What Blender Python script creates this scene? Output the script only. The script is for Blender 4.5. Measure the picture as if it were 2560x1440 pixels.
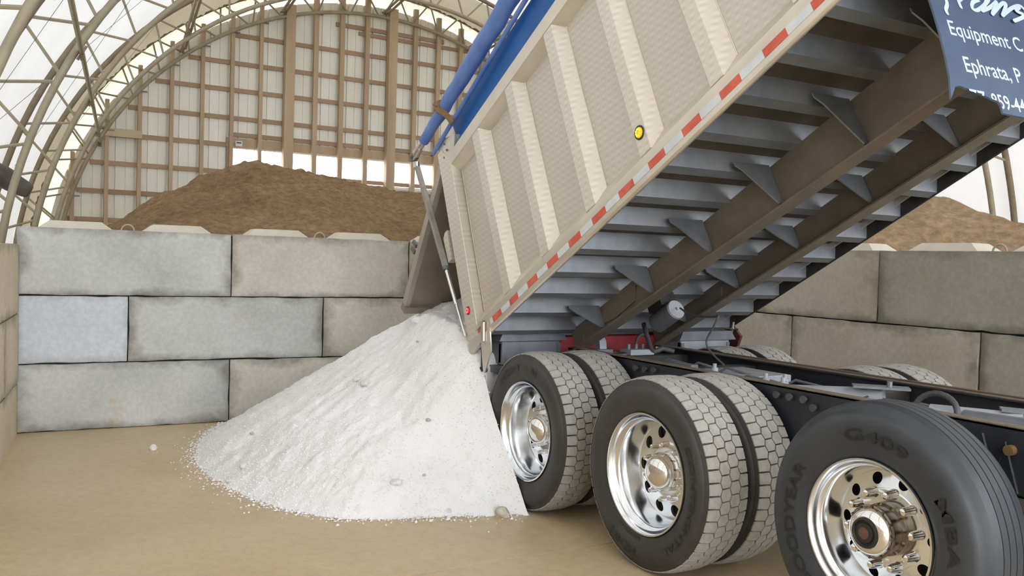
import bpy, bmesh, math, random
from mathutils import Vector, Matrix, noise
PI = math.pi
R = math.radians
random.seed(7)
for o in list(bpy.data.objects): bpy.data.objects.remove(o)
SC = bpy.context.scene
COL = SC.collection

# ------------------------------------------------------------------ camera, sky, exposure
cam_d = bpy.data.cameras.new('camera'); cam = bpy.data.objects.new('camera', cam_d); COL.objects.link(cam)
CAMP = Vector((3.7387, -2.9849, 1.6492)); YAW, PIT, ROL = 1.05288, -0.030695, 0.029431
fw = Vector((-math.sin(YAW) * math.cos(PIT), math.cos(YAW) * math.cos(PIT), math.sin(PIT)))
r0 = Vector((math.cos(YAW), math.sin(YAW), 0)); u0 = r0.cross(fw)
rt = math.cos(ROL) * r0 + math.sin(ROL) * u0; up = -math.sin(ROL) * r0 + math.cos(ROL) * u0
M = Matrix((( rt.x, up.x, -fw.x, CAMP.x), (rt.y, up.y, -fw.y, CAMP.y), (rt.z, up.z, -fw.z, CAMP.z), (0, 0, 0, 1)))
cam.matrix_world = M
cam_d.sensor_width = 36; cam_d.lens = 2211.106 / 2560 * 36; cam_d.clip_start = 0.05; cam_d.clip_end = 300
SC.camera = cam
W = bpy.data.worlds.new('sky'); SC.world = W; W.use_nodes = True
wn = W.node_tree.nodes; wl = W.node_tree.links
bg = wn['Background']
tc = wn.new('ShaderNodeTexCoord'); sp = wn.new('ShaderNodeSeparateXYZ'); rp = wn.new('ShaderNodeValToRGB')
wl.new(tc.outputs['Generated'], sp.inputs[0]); wl.new(sp.outputs['Z'], rp.inputs[0]); wl.new(rp.outputs[0], bg.inputs[0])
rp.color_ramp.elements[0].position = 0.0; rp.color_ramp.elements[0].color = (0.85, 0.90, 1.0, 1)
rp.color_ramp.elements[1].position = 0.6; rp.color_ramp.elements[1].color = (0.92, 0.96, 1.0, 1)
bg.inputs[1].default_value = 8.6
SC.view_settings.view_transform = 'Standard'; SC.view_settings.look = 'None'
SC.view_settings.gamma = 1; SC.view_settings.use_curve_mapping = False
SC.view_settings.exposure = -0.24

# ------------------------------------------------------------------ materials
class NT:
    def __init__(s, name):
        s.m = bpy.data.materials.new(name); s.m.use_nodes = True
        s.n = s.m.node_tree.nodes; s.l = s.m.node_tree.links; s.p = s.n['Principled BSDF']
    def new(s, t, **kw):
        n = s.n.new(t)
        for k, v in kw.items():
            if hasattr(n, k): setattr(n, k, v)
            else: n.inputs[k].default_value = v
        return n
    def coord(s, kind='Object', scale=(1, 1, 1)):
        c = s.new('ShaderNodeTexCoord'); m = s.new('ShaderNodeMapping'); m.inputs['Scale'].default_value = scale
        s.l.new(c.outputs[kind], m.inputs[0]); return m.outputs[0]
    def noise(s, vec, scale, detail=6, rough=.6):
        n = s.new('ShaderNodeTexNoise'); n.inputs['Scale'].default_value = scale
        n.inputs['Detail'].default_value = detail; n.inputs['Roughness'].default_value = rough
        if vec is not None: s.l.new(vec, n.inputs['Vector'])
        return n.outputs['Fac']
    def ramp(s, fac, stops):
        r = s.new('ShaderNodeValToRGB'); e = r.color_ramp.elements
        while len(e) < len(stops): e.new(.5)
        for i, (p, c) in enumerate(stops): e[i].position = p; e[i].color = (c[0], c[1], c[2], 1)
        s.l.new(fac, r.inputs[0]); return r.outputs[0]
    def mix(s, fac, a, b, mode='MIX'):
        m = s.new('ShaderNodeMix'); m.data_type = 'RGBA'; m.blend_type = mode
        if isinstance(fac, (int, float)): m.inputs[0].default_value = fac
        else: s.l.new(fac, m.inputs[0])
        for i, v in ((6, a), (7, b)):
            if isinstance(v, (tuple, list)): m.inputs[i].default_value = (v[0], v[1], v[2], 1)
            else: s.l.new(v, m.inputs[i])
        return m.outputs[2]
    def math(s, op, a, b=0):
        m = s.new('ShaderNodeMath'); m.operation = op
        for i, v in ((0, a), (1, b)):
            if isinstance(v, (int, float)): m.inputs[i].default_value = v
            else: s.l.new(v, m.inputs[i])
        return m.outputs[0]
    def base(s, c):
        if isinstance(c, (tuple, list)): s.p.inputs['Base Color'].default_value = (c[0], c[1], c[2], 1)
        else: s.l.new(c, s.p.inputs['Base Color'])
    def bump(s, h, strength=.3, dist=.01):
        b = s.new('ShaderNodeBump'); b.inputs['Strength'].default_value = strength; b.inputs['Distance'].default_value = dist
        s.l.new(h, b.inputs['Height']); s.l.new(b.outputs[0], s.p.inputs['Normal'])
    def rm(s, rough, metal=0, spec=None):
        s.p.inputs['Roughness'].default_value = rough; s.p.inputs['Metallic'].default_value = metal
        if spec is not None: s.p.inputs['Specular IOR Level'].default_value = spec

def mat_noise(name, c1, c2, scale=6, rough=.7, metal=0, bump=.2, dist=.003, bscale=40, spec=None, stretch=(1, 1, 1)):
    t = NT(name); v = t.coord('Object', stretch)
    t.base(t.ramp(t.noise(v, scale), [(.3, c1), (.7, c2)])); t.rm(rough, metal, spec)
    if bump: t.bump(t.noise(v, bscale, 4), bump, dist)
    return t.m

MAT = {}
MAT['steel_dusty'] = mat_noise('dusty_galvanised_steel', (0.294, 0.250, 0.163), (0.388, 0.338, 0.237), 5, .6, .2)
MAT['steel_inner'] = mat_noise('dusty_brown_steel', (0.186, 0.146, 0.096), (0.264, 0.216, 0.144), 5, .65, .15)
MAT['wood'] = mat_noise('pine_framing_lumber', (0.388, 0.281, 0.175), (0.525, 0.394, 0.256), 3, .75, 0, .2, .002, 60, stretch=(1, 1, .15))
MAT['wood_girt'] = mat_noise('brown_girt_lumber', (0.329, 0.220, 0.134), (0.451, 0.311, 0.201), 3, .75, 0, .2, .002, 60, stretch=(1, .15, 1))
MAT['wood_new'] = mat_noise('fresh_lumber', (.46, .37, .23), (.55, .45, .30), 4, .7)
MAT['panel'] = mat_noise('galvanised_wall_panel', (0.781, 0.744, 0.634), (0.920, 0.915, 0.805), 1.2, .6, .0, 0, stretch=(1, 1, .4))
MAT['aluminium_dull'] = mat_noise('dusty_aluminium', (0.588, 0.540, 0.450), (0.720, 0.660, 0.564), 3, .40, .75, .08, .001, 80)
MAT['grey_steel'] = mat_noise('grey_dusty_steel', (.13, .14, .155), (.21, .22, .235), 7, .55, .3)
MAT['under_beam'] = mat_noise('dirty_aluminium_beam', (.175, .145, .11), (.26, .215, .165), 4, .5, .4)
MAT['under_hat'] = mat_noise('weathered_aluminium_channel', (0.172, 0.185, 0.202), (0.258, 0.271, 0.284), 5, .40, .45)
MAT['frame_black'] = mat_noise('black_painted_frame', (.012, .014, .02), (.03, .033, .04), 4, .4)
MAT['frame_dust'] = mat_noise('dust_on_frame_top', (.13, .10, .07), (.22, .175, .12), 12, .85)
MAT['rust_rail'] = mat_noise('rubbing_strip', (.09, .05, .03), (.16, .11, .075), 8, .7, 0, .2, .003, 30, stretch=(.2, 1, 1))
MAT['rubber'] = mat_noise('tyre_sidewall_rubber', (.030, .027, .025), (.055, .050, .046), 5, .62)
MAT['rubber_steer'] = mat_noise('steer_tyre_rubber', (.028, .033, .040), (.048, .053, .060), 4, .5)
MAT['rubber_tread'] = mat_noise('dusty_tread_rubber', (.30, .28, .25), (.40, .375, .335), 30, .85, 0, .5, .002, 90)
MAT['rubber_letter'] = mat_noise('tyre_lettering', (.012, .012, .012), (.022, .021, .02), 5, .5, bump=0)
MAT['black'] = mat_noise('black_rubber', (.01, .01, .01), (.02, .02, .02), 5, .6)
MAT['hose'] = mat_noise('grey_black_hose', (.05, .05, .055), (.09, .09, .095), 9, .6)
MAT['red_paint'] = mat_noise('red_chassis_paint', (.22, .012, .014), (.34, .03, .03), 8, .5)
MAT['flap_dark'] = mat_noise('dark_mud_flap', (.02, .026, .032), (.035, .045, .05), 5, .6)
MAT['flap'] = mat_noise('blue_grey_mud_flap', (0.063, 0.088, 0.143), (0.084, 0.118, 0.181), 2.5, .38, 0, .1, .003, 8)
MAT['flap_text'] = mat_noise('pale_print', (.46, .56, .68), (.53, .63, .75), 8, .6, bump=0)
MAT['tarp'] = mat_noise('faded_blue_tarp', (.06, .14, .42), (.16, .26, .56), 5, .5, 0, .5, .01, 12, stretch=(.6, 1, 1))
MAT['tarp_flat'] = mat_noise('blue_tarp_sheet', (.006, .09, .32), (.012, .12, .40), 3, .4)
MAT['strap'] = mat_noise('brown_rubber_strap', (.12, .065, .02), (.24, .14, .05), 8, .6)
MAT['tape_red'] = mat_noise('red_reflective_tape', (.52, .065, .035), (.66, .13, .075), 12, .45, bump=0)
MAT['tape_white'] = mat_noise('white_reflective_tape', (.52, .56, .60), (.66, .69, .70), 12, .45, bump=0)
MAT['clip'] = mat_noise('dark_galvanised_clip', (.10, .10, .10), (.2, .2, .2), 10, .5, .6)
MAT['loop'] = mat_noise('steel_lifting_loop', (.34, .31, .24), (.46, .42, .34), 10, .6, .3)
MAT['brake'] = mat_noise('dark_axle_iron', (.02, .018, .016), (.045, .04, .035), 10, .7)

def chrome(name, c, rough, bump=0):
    t = NT(name); t.base(c); t.rm(rough, 1)
    if bump:
        v = t.coord(); t.bump(t.noise(v, 6, 2), bump, .004)
    return t.m
MAT['rim'] = chrome('polished_aluminium_rim', (.80, .825, .855), .17)
MAT['chrome'] = chrome('chrome', (.80, .78, .75), .05)
MAT['dull_metal'] = chrome('satin_metal_rod', (.56, .52, .47), .34)

def engine_turned(nm, br):
    t = NT(nm); v = t.coord('Object')
    s = t.new('ShaderNodeSeparateXYZ'); t.l.new(v, s.inputs[0])
    a = t.math('ADD', t.math('MULTIPLY', s.outputs['X'], 2 * PI / .21), t.math('MULTIPLY', s.outputs['Z'], 2 * PI / .042))
    b = t.math('SUBTRACT', t.math('MULTIPLY', s.outputs['X'], 2 * PI / .062), t.math('MULTIPLY', s.outputs['Z'], 2 * PI / .16))
    w = t.math('MULTIPLY', t.math('SINE', a), t.math('ADD', t.math('MULTIPLY', t.math('SINE', b), .55), .45))
    f = t.math('ADD', t.math('MULTIPLY', w, .5), .5)
    n = t.noise(v, 2.2)
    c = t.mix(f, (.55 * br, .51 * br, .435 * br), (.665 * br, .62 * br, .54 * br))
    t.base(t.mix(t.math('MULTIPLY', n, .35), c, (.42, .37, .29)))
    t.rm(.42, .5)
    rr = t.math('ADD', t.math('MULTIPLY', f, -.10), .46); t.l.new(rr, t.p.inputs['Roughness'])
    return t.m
MAT['body'] = engine_turned('engine_turned_aluminium', 1.16); MAT['body_panel_shaded'] = engine_turned('engine_turned_panel_shaded', 1.0)  # panel copy is darker: shade of the recessed pockets put into its colour

def fabric(nm='white_translucent_membrane', ca=(.76, .752, .725), cb=(.82, .818, .80), fac=.865):
    t = NT(nm); v = t.coord('Object')
    n = t.noise(v, .7); out = t.n['Material Output']
    tr = t.new('ShaderNodeBsdfTranslucent'); df = t.new('ShaderNodeBsdfDiffuse'); mx = t.new('ShaderNodeMixShader')
    c = t.ramp(n, [(.35, ca), (.7, cb)])
    t.l.new(c, tr.inputs[0]); t.l.new(c, df.inputs[0]); mx.inputs[0].default_value = fac
    t.l.new(tr.outputs[0], mx.inputs[1]); t.l.new(df.outputs[0], mx.inputs[2]); t.l.new(mx.outputs[0], out.inputs[0])
    return t.m
MAT['fabric'] = fabric(); MAT['fabric_cream'] = fabric('cream_flashing_fabric', (.88, .81, .64), (.94, .89, .76), .76)

def floor_mat():
    t = NT('tan_concrete_floor'); v = t.coord('Object')
    n1 = t.noise(v, .9, 8, .6); n2 = t.noise(v, 14, 6, .7)
    c = t.ramp(n1, [(.3, (.465, .345, .20)), (.55, (.54, .415, .255)), (.75, (.58, .46, .30))])
    c2 = t.ramp(n2, [(.35, (.86, .85, .83)), (.6, (1, 1, 1))])
    t.base(t.mix(1.0, c, c2, 'MULTIPLY')); t.rm(.42, 0, .45)
    t.bump(n2, .08, .002); return t.m
MAT['floor'] = floor_mat()
MAT['joint'] = mat_noise('dark_joint_filler', (.06, .045, .03), (.09, .07, .05), 10, .9)
MAT['outside'] = mat_noise('gravel_yard', (.35, .34, .32), (.5, .49, .47), 3, .9)

def concrete(name, ca, cb, stain=(.15, .135, .10)):
    t = NT(name); v = t.coord('Object'); oi = t.new('ShaderNodeObjectInfo')
    off = t.new('ShaderNodeVectorMath'); off.operation = 'ADD'
    t.l.new(v, off.inputs[0]); cmb = t.new('ShaderNodeCombineXYZ')
    t.l.new(t.math('MULTIPLY', oi.outputs['Random'], 37), cmb.inputs[0]); t.l.new(t.math('MULTIPLY', oi.outputs['Random'], 91), cmb.inputs[1])
    t.l.new(cmb.outputs[0], off.inputs[1]); vv = off.outputs[0]
    n1 = t.noise(vv, 1.6, 6, .55); n2 = t.noise(vv, 26, 5, .6)
    c = t.ramp(n1, [(.3, ca), (.7, cb)])
    # grime gathered near the block's own edges
    g = t.new('ShaderNodeTexCoord'); s = t.new('ShaderNodeSeparateXYZ'); t.l.new(g.outputs['Generated'], s.inputs[0])
    def edge(o, w):
        d = t.math('ABSOLUTE', t.math('SUBTRACT', o, .5)); return t.math('MULTIPLY', t.math('MAXIMUM', t.math('SUBTRACT', d, .5 - w), 0), 1 / w)
    e = t.math('MAXIMUM', edge(s.outputs['X'], .12), edge(s.outputs['Z'], .22))
    n3 = t.noise(vv, 3.4, 7, .65)
    f = t.math('MULTIPLY', t.math('MINIMUM', t.math('MAXIMUM', t.math('MULTIPLY', t.math('SUBTRACT', t.math('ADD', t.math('MULTIPLY', e, .46), n3), .71), 3.0), 0), 1), .68)
    c = t.mix(f, c, stain)
    n4 = t.noise(vv, 2.1, 4, .5)
    c = t.mix(t.math('MULTIPLY', t.math('MINIMUM', t.math('MAXIMUM', t.math('MULTIPLY', t.math('SUBTRACT', n4, .64), 14), 0), 1), .45), c, (.50, .40, .24))
    sp_ = t.ramp(n2, [(.42, (.9, .9, .9)), (.6, (1, 1, 1))])
    t.base(t.mix(1, c, sp_, 'MULTIPLY')); t.rm(.75, 0, .3); t.bump(n2, .25, .004)
    return t.m
MAT['block_grey'] = concrete('grey_cast_concrete', (.44, .445, .42), (.58, .58, .555))
MAT['block_pale'] = concrete('pale_cast_concrete', (.56, .59, .62), (.61, .64, .67), (.38, .40, .41))
MAT['block_tan'] = concrete('tan_cast_concrete', (0.473, 0.424, 0.330), (0.572, 0.517, 0.424))
MAT['block_brown'] = concrete('brown_grey_cast_concrete', (0.346, 0.324, 0.265), (0.443, 0.416, 0.346))
MAT['block_ochre'] = concrete('ochre_cast_concrete', (.50, .42, .30), (.60, .52, .39)); MAT['block_warm'] = concrete('warm_grey_cast_concrete', (.50, .465, .40), (.62, .58, .51))
MAT['gap'] = mat_noise('dark_wall_core', (.015, .014, .012), (.03, .028, .025), 5, .9)

def salt_mat():
    t = NT('white_road_salt'); v = t.coord('Object')
    n1 = t.noise(v, 1.7, 5, .6); n2 = t.noise(v, 55, 4, .75); n3 = t.noise(v, 11, 4, .6)
    c = t.ramp(n1, [(.3, (.78, .755, .73)), (.7, (.85, .84, .835))])
    c = t.mix(t.math('MULTIPLY', t.math('GREATER_THAN', n3, .66), .25), c, (.62, .55, .47))
    t.base(c); t.rm(.6, 0, .3); t.bump(n2, .55, .012); return t.m
MAT['salt'] = salt_mat()
MAT['salt_lump'] = mat_noise('greyish_salt_lump', (.60, .57, .54), (.76, .73, .70), 18, .8, 0, .6, .006, 60)
MAT['salt_stone'] = mat_noise('tan_salt_lump', (.40, .34, .26), (.60, .54, .46), 18, .8, 0, .6, .006, 60)
def dirt_mat(nm='brown_soil', ca=(.32, .21, .115), cb=(.47, .33, .19)):
    t = NT(nm); v = t.coord('Object')
    n1 = t.noise(v, .9, 7, .65); n2 = t.noise(v, 9, 8, .75)
    c = t.ramp(n1, [(.3, ca), (.7, cb)])
    c = t.mix(1, c, t.ramp(n2, [(.38, (.62, .6, .58)), (.62, (1.1, 1.05, 1.0))]), 'MULTIPLY')
    t.base(c); t.rm(.95, 0, .1); t.bump(n2, .9, .08); return t.m
MAT['dirt'] = dirt_mat(); MAT['dirt_pale'] = dirt_mat('dry_tan_soil', (.42, .295, .18), (.55, .405, .26))
def emis(name, c, e, base):
    t = NT(name); t.base(base); t.p.inputs['Emission Color'].default_value = (*c, 1); t.p.inputs['Emission Strength'].default_value = e; t.rm(.2)
    return t.m
MAT['amber'] = emis('lit_amber_lens', (1, .50, .01), 1.0, (.5, .2, .0))
MAT['redlamp'] = emis('lit_red_lens', (1, .01, .03), .9, (.45, .0, .01))
MAT['print'] = mat_noise('white_label', (.6, .6, .6), (.7, .7, .7), 5, .6)

# ------------------------------------------------------------------ mesh builder
class MB:
    def __init__(s): s.v = []; s.f = []; s.sm = []
    def add(s, vs, fs, smooth=False):
        o = len(s.v); s.v += [tuple(v) for v in vs]; s.f += [tuple(i + o for i in f) for f in fs]; s.sm += [smooth] * len(fs); return s
    def box(s, x0, x1, y0, y1, z0, z1):
        v = [(x, y, z) for x in (x0, x1) for y in (y0, y1) for z in (z0, z1)]
        return s.add(v, [(0, 1, 3, 2), (4, 6, 7, 5), (0, 4, 5, 1), (2, 3, 7, 6), (0, 2, 6, 4), (1, 5, 7, 3)])
    def prism(s, poly, axis, a, b, smooth=False):
        """poly: 2-D list; axis 'y': poly=(x,z); 'x': poly=(y,z); 'z': poly=(x,y)"""
        def p(q, t): return {'y': (q[0], t, q[1]), 'x': (t, q[0], q[1]), 'z': (q[0], q[1], t)}[axis]
        n = len(poly); v = [p(q, a) for q in poly] + [p(q, b) for q in poly]
        return s.add(v, [tuple(range(n)), tuple(range(2 * n - 1, n - 1, -1))] + [(i, i + n, (i + 1) % n + n, (i + 1) % n) for i in range(n)], smooth)
    def bar(s, a, b, w, h=None):
        a = Vector(a); b = Vector(b); d = (b - a).normalized(); h = h or w
        u = d.cross(Vector((0, 0, 1)));
        if u.length < 1e-3: u = Vector((1, 0, 0))
        u.normalize(); n = d.cross(u)
        v = [p + u * (w / 2 * i) + n * (h / 2 * j) for p in (a, b) for i, j in ((-1, -1), (1, -1), (1, 1), (-1, 1))]
        return s.add(v, [(0, 1, 2, 3), (7, 6, 5, 4)] + [(i, i + 4, (i + 1) % 4 + 4, (i + 1) % 4) for i in range(4)])
    def tube(s, pts, r, n=10, caps=True):
        pts = [Vector(p) for p in pts]; rs = r if isinstance(r, (list, tuple)) else [r] * len(pts)
        v = []; prev = None
        for i, p in enumerate(pts):
            d = (pts[min(i + 1, len(pts) - 1)] - pts[max(i - 1, 0)]).normalized()
            if prev is None:
                u = d.cross(Vector((0, 0, 1)));
                if u.length < 1e-2: u = d.cross(Vector((1, 0, 0)))
            else: u = prev - d * prev.dot(d)
            u.normalize(); prev = u; w = d.cross(u)
            for k in range(n):
                a = 2 * PI * k / n; v.append(p + (u * math.cos(a) + w * math.sin(a)) * rs[i])
        f = []
        for i in range(len(pts) - 1):
            for k in range(n): f.append((i * n + k, (i + 1) * n + k, (i + 1) * n + (k + 1) % n, i * n + (k + 1) % n))
        s.add(v, f, True)
        if caps:
            o = len(s.v) - len(v); L = (len(pts) - 1) * n
            s.f.append(tuple(o + k for k in range(n))); s.f.append(tuple(o + L + k for k in range(n - 1, -1, -1))); s.sm += [False] * 2
        return s
    def lathe_y(s, prof, n=48, c=(0, 0, 0), a0=0, smooth=True):
        """profile of (r, y) spun about the Y axis"""
        v = [(c[0] + r * math.cos(2 * PI * k / n + a0), c[1] + y, c[2] + r * math.sin(2 * PI * k / n + a0)) for r, y in prof for k in range(n)]
        f = [(i * n + k, i * n + (k + 1) % n, (i + 1) * n + (k + 1) % n, (i + 1) * n + k) for i in range(len(prof) - 1) for k in range(n)]
        return s.add(v, f, smooth)
    def merge(s, o, M_=None):
        return s.add([(M_ @ Vector(v)) if M_ else v for v in o.v], o.f, False)
    def mesh(s, name, mat):
        me = bpy.data.meshes.new(name); me.from_pydata(s.v, [], s.f); me.polygons.foreach_set('use_smooth', s.sm)
        me.materials.append(mat if not isinstance(mat, str) else MAT[mat]); me.validate(); me.set_sharp_from_angle(angle=R(38)); me.update()
        bm = bmesh.new(); bm.from_mesh(me); bmesh.ops.recalc_face_normals(bm, faces=bm.faces)
        bm.to_mesh(me); bm.free(); return me
    def obj(s, name, mat, parent=None, loc=None, kind=None, label=None):
        o = bpy.data.objects.new(name, s.mesh(name, mat)); COL.objects.link(o)
        if parent is not None: o.parent = parent
        if loc is not None: o.location = loc
        if kind: o['kind'] = kind
        if label: o['label'] = label
        return o

def link(name, me, parent=None, loc=(0, 0, 0), rot=(0, 0, 0), scale=(1, 1, 1), label=None):
    o = bpy.data.objects.new(name, me); COL.objects.link(o); o.parent = parent
    o.location = loc; o.rotation_euler = rot; o.scale = scale
    if label: o['label'] = label
    return o
def empty(name, loc=(0, 0, 0), rot=(0, 0, 0), parent=None):
    o = bpy.data.objects.new(name, None); COL.objects.link(o); o.location = loc; o.rotation_euler = rot; o.empty_display_size = .1
    if parent: o.parent = parent
    return o
def tag(o, label, cat, group=None, kind=None):
    o['label'] = label; o['category'] = cat
    if group: o['group'] = group
    if kind: o['kind'] = kind
    return o
def bevel(o, w=.004, seg=2):
    m = o.modifiers.new('bevel', 'BEVEL'); m.width = w; m.segments = seg; m.limit_method = 'ANGLE'; return o

_txt = {}
def text_geo(body, bold=0.0):
    """(verts, faces) of flat lettering, baseline at y=0, starting x=0, scaled to cap height 1"""
    key = (body, bold)
    if key in _txt: return _txt[key]
    cu = bpy.data.curves.new('lettering', 'FONT'); cu.body = body; cu.size = 1; cu.offset = bold; cu.resolution_u = 3
    ob = bpy.data.objects.new('lettering', cu); COL.objects.link(ob)
    dg = bpy.context.evaluated_depsgraph_get(); me = ob.evaluated_get(dg).to_mesh()
    vs = [tuple(v.co) for v in me.vertices]; fs = [tuple(p.vertices) for p in me.polygons]
    ob.evaluated_get(dg).to_mesh_clear(); bpy.data.objects.remove(ob); bpy.data.curves.remove(cu)
    cu = None
    k = 1 / .69
    vs = [(x * k, y * k) for x, y, z in vs]
    x0 = min(v[0] for v in vs); vs = [(x - x0, y) for x, y in vs]
    _txt[key] = (vs, fs); return vs, fs

# ------------------------------------------------------------------ building frame of reference
EC = Vector((-16.045, 4.497, .888)); WV = Vector((-.028, 1.0, 0)).normalized(); NV = Vector((1.0, .028, 0)).normalized()
AX = Vector((-.9947, .1028, 0)); RA, RB, DEP = 6.6914, 6.3438, .5447
def cen(off): return EC - AX * (off / (-(AX.dot(NV))))
def arc(off, deg, dr=0):
    a = R(deg); return cen(off) + WV * ((RA + dr) * math.cos(a)) + Vector((0, 0, (RB + dr) * math.sin(a)))
def endp(u, z, off=0):      # point on end wall: u measured from the first stud
    return Vector((-15.692, -8.093, 0)) + WV * u + NV * off + Vector((0, 0, z))
U0 = (EC - endp(0, 0)).dot(WV)   # centre of the arch in u

# floor -------------------------------------------------------------
fl = MB(); fl.box(-16.4, 10.5, -9, 17, -.25, -.012)
floor = fl.obj('floor', 'floor'); floor['kind'] = 'structure'
jo = MB(); jo.box(-5.4, 10.4, -4.9, 3.9, -.012, -.009); jo.obj('joint_filler', 'joint', floor)
for (x0, x1) in ((-5.14, -.4585), (-.4515, 4.2), (4.207, 8.8), (8.807, 10.3)):
    s = MB(); s.box(x0, x1, -4.7, 3.36, -.012, 0); bevel(s.obj('floor_slab', 'floor', floor), .003)
yd = MB(); yd.box(10.5, 60, -40, 45, -.3, -.06); yd.box(-60, -16.6, -40, 45, -.3, -.06)
yd.box(-16.6, 10.5, -40, -9.1, -.3, -.06); yd.box(-16.6, 10.5, 17.1, 45, -.3, -.06)
y_ = yd.obj('ground', 'outside'); y_['kind'] = 'structure'

# membrane roof ---------------------------------------------------------
mem = MB(); NSEG = 72; NO = 60
offs = [-.25 + 27.0 * i / NO for i in range(NO + 1)]
rows = []
def rib_off(o):  # nearest truss distance, membrane bellies slightly between trusses
    return min(abs(o - t) for t in TR)
TR = [.16, 1.861, 5.523, 8.872, 12.0, 15.4, 18.8, 22.2, 25.6]
vs = []
for o in offs:
    c = cen(o); sag = .05 * min(1, rib_off(o) / 1.5)
    pts = []
    for k in range(NSEG + 1):
        a = PI * k / NSEG; dr = DEP + .07 - sag * math.sin(a) + .006 * noise.noise(Vector((o * 1.5, k * .4, 0)))
        pts.append(c + WV * ((RA + dr) * math.cos(a)) + Vector((0, 0, (RB + dr) * math.sin(a))))
    pts = [Vector((pts[0].x, pts[0].y, 0))] + pts + [Vector((pts[-1].x, pts[-1].y, 0))]
    vs.append(pts)
n = NSEG + 3
mem.add([p for r in vs for p in r], [(i * n + k, i * n + k + 1, (i + 1) * n + k + 1, (i + 1) * n + k) for i in range(NO) for k in range(n - 1)], True)
roof = mem.obj('ceiling', 'fabric'); roof['kind'] = 'structure'

def web_bars(off, parent, full):
    m0 = None
    for k in range(-3, 23):
        d = 149.5 - 6.6 * (k - 3) if full else 149.5 - 6.6 * (k - 3)
        if d < 2 or d > 178: continue
        for sgn in (-1, 1):
            a = arc(off, d + sgn * .35, 0); b = arc(off, d + sgn * 3.0, DEP)
            L = (b - a).length
            w = MB(); w.tube([a, b], .019, 6, False); w.obj('web_bar', 'steel_dusty', parent)
for i, o in enumerate(TR[:-1]):
    t = MB(); t.tube([arc(o, d_) for d_ in [-6 + 192 * k / 72 for k in range(73)]], .042, 10)
    tr = t.obj('roof_truss', 'steel_dusty', roof)
    t = MB(); t.tube([arc(o, d_, DEP) for d_ in [-6 + 192 * k / 72 for k in range(73)]], .046, 10); t.obj('outer_chord', 'steel_inner', tr)
    web_bars(o, tr, True)
    for d_ in (0, 180):      # foot sleeves down to the ground
        a = arc(o, d_); b = arc(o, d_, DEP)
        t = MB(); t.tube([a + Vector((0, 0, -.6)), Vector((a.x, a.y, 0))], .042, 8); t.tube([b + Vector((0, 0, -.6)), Vector((b.x, b.y, 0))], .046, 8)
        t.obj('truss_foot', 'steel_dusty', tr)
# purlin tubes running from truss to truss
PURL = [(152.8, -.06, 1), (130.0, .10, 2), (109.5, .10, 2), (89, .10, 2), (66, .28, 2), (44, .28, 2), (28, .28, 1)]
for d_, dr, nt in PURL:
    for i in range(len(TR) - 2):
        for q in range(nt):
            dd = d_ + (q - (nt - 1) / 2) * .9
            a = arc(TR[i] + .03, dd, dr); b = arc(TR[i + 1] - .03, dd, dr)
            t = MB(); t.tube([a, b], .028, 8); t.obj('purlin', 'steel_dusty', roof)
    
# bracing cables
for i, (d1, d2) in ((2, (164, 128)), (2, (128, 164)), (1, (160, 125)), (3, (160, 128)), (2, (100, 128)), (3, (172, 150)), (3, (150, 110))):
    t = MB(); t.tube([arc(TR[i], d1, DEP * .8), arc(TR[i + 1], d2, DEP * .8)], .0028, 5); t.obj('brace_cable', 'clip', roof)
# gusset plates and clamps where purlins meet the trusses
for i in range(0, 6):
    for d_, dr, nt in PURL:
        c = arc(TR[i], d_, dr); t = MB(); t.bar(c - AX * .05 + Vector((0, 0, -.07)), c + AX * .05 + Vector((0, 0, .06)), .03, .06)
        t.bar(arc(TR[i], d_ - .8, dr), arc(TR[i], d_ + .8, dr), .03); t.obj('purlin_clamp', 'steel_inner', roof)

# gathered cream flashing where the membrane meets the end wall
fm = MB(); rows_f = []
for j, o in enumerate((-.05, -.03, .02, .25, .6, 1.0, 1.4, 1.72)):
    row = []
    for k in range(361):
        a = PI * k / 360; wv = math.sin(k * 1.9) * .5 + math.sin(k * .83 + 1) * .5
        dr = (.20, .38 - .02 * wv)[j] if j < 2 else DEP + .005 - .05 * abs(wv) * (1 - (j - 2) / 5.0) - .012 * (j % 2)
        o_ = o + (.05 * wv if j == 1 else 0)
        row.append(cen(o_) + WV * ((RA + dr) * math.cos(a)) + Vector((0, 0, (RB + dr) * math.sin(a))))
    rows_f.append(row)
fm.add([p for r in rows_f for p in r], [(j * 361 + k, j * 361 + k + 1, (j + 1) * 361 + k + 1, (j + 1) * 361 + k) for j in range(7) for k in range(360)], True)
fm.obj('gathered_flashing', 'fabric_cream', roof)

# end wall ------------------------------------------------------------------
RT = .25
def ztop(u, extra=0):
    q = (u - U0) / (RA + RT + extra)
    return EC.z + (RB + RT + extra) * math.sqrt(max(0, 1 - q * q)) if abs(q) < 1 else 0
wall_end = MB()
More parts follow.
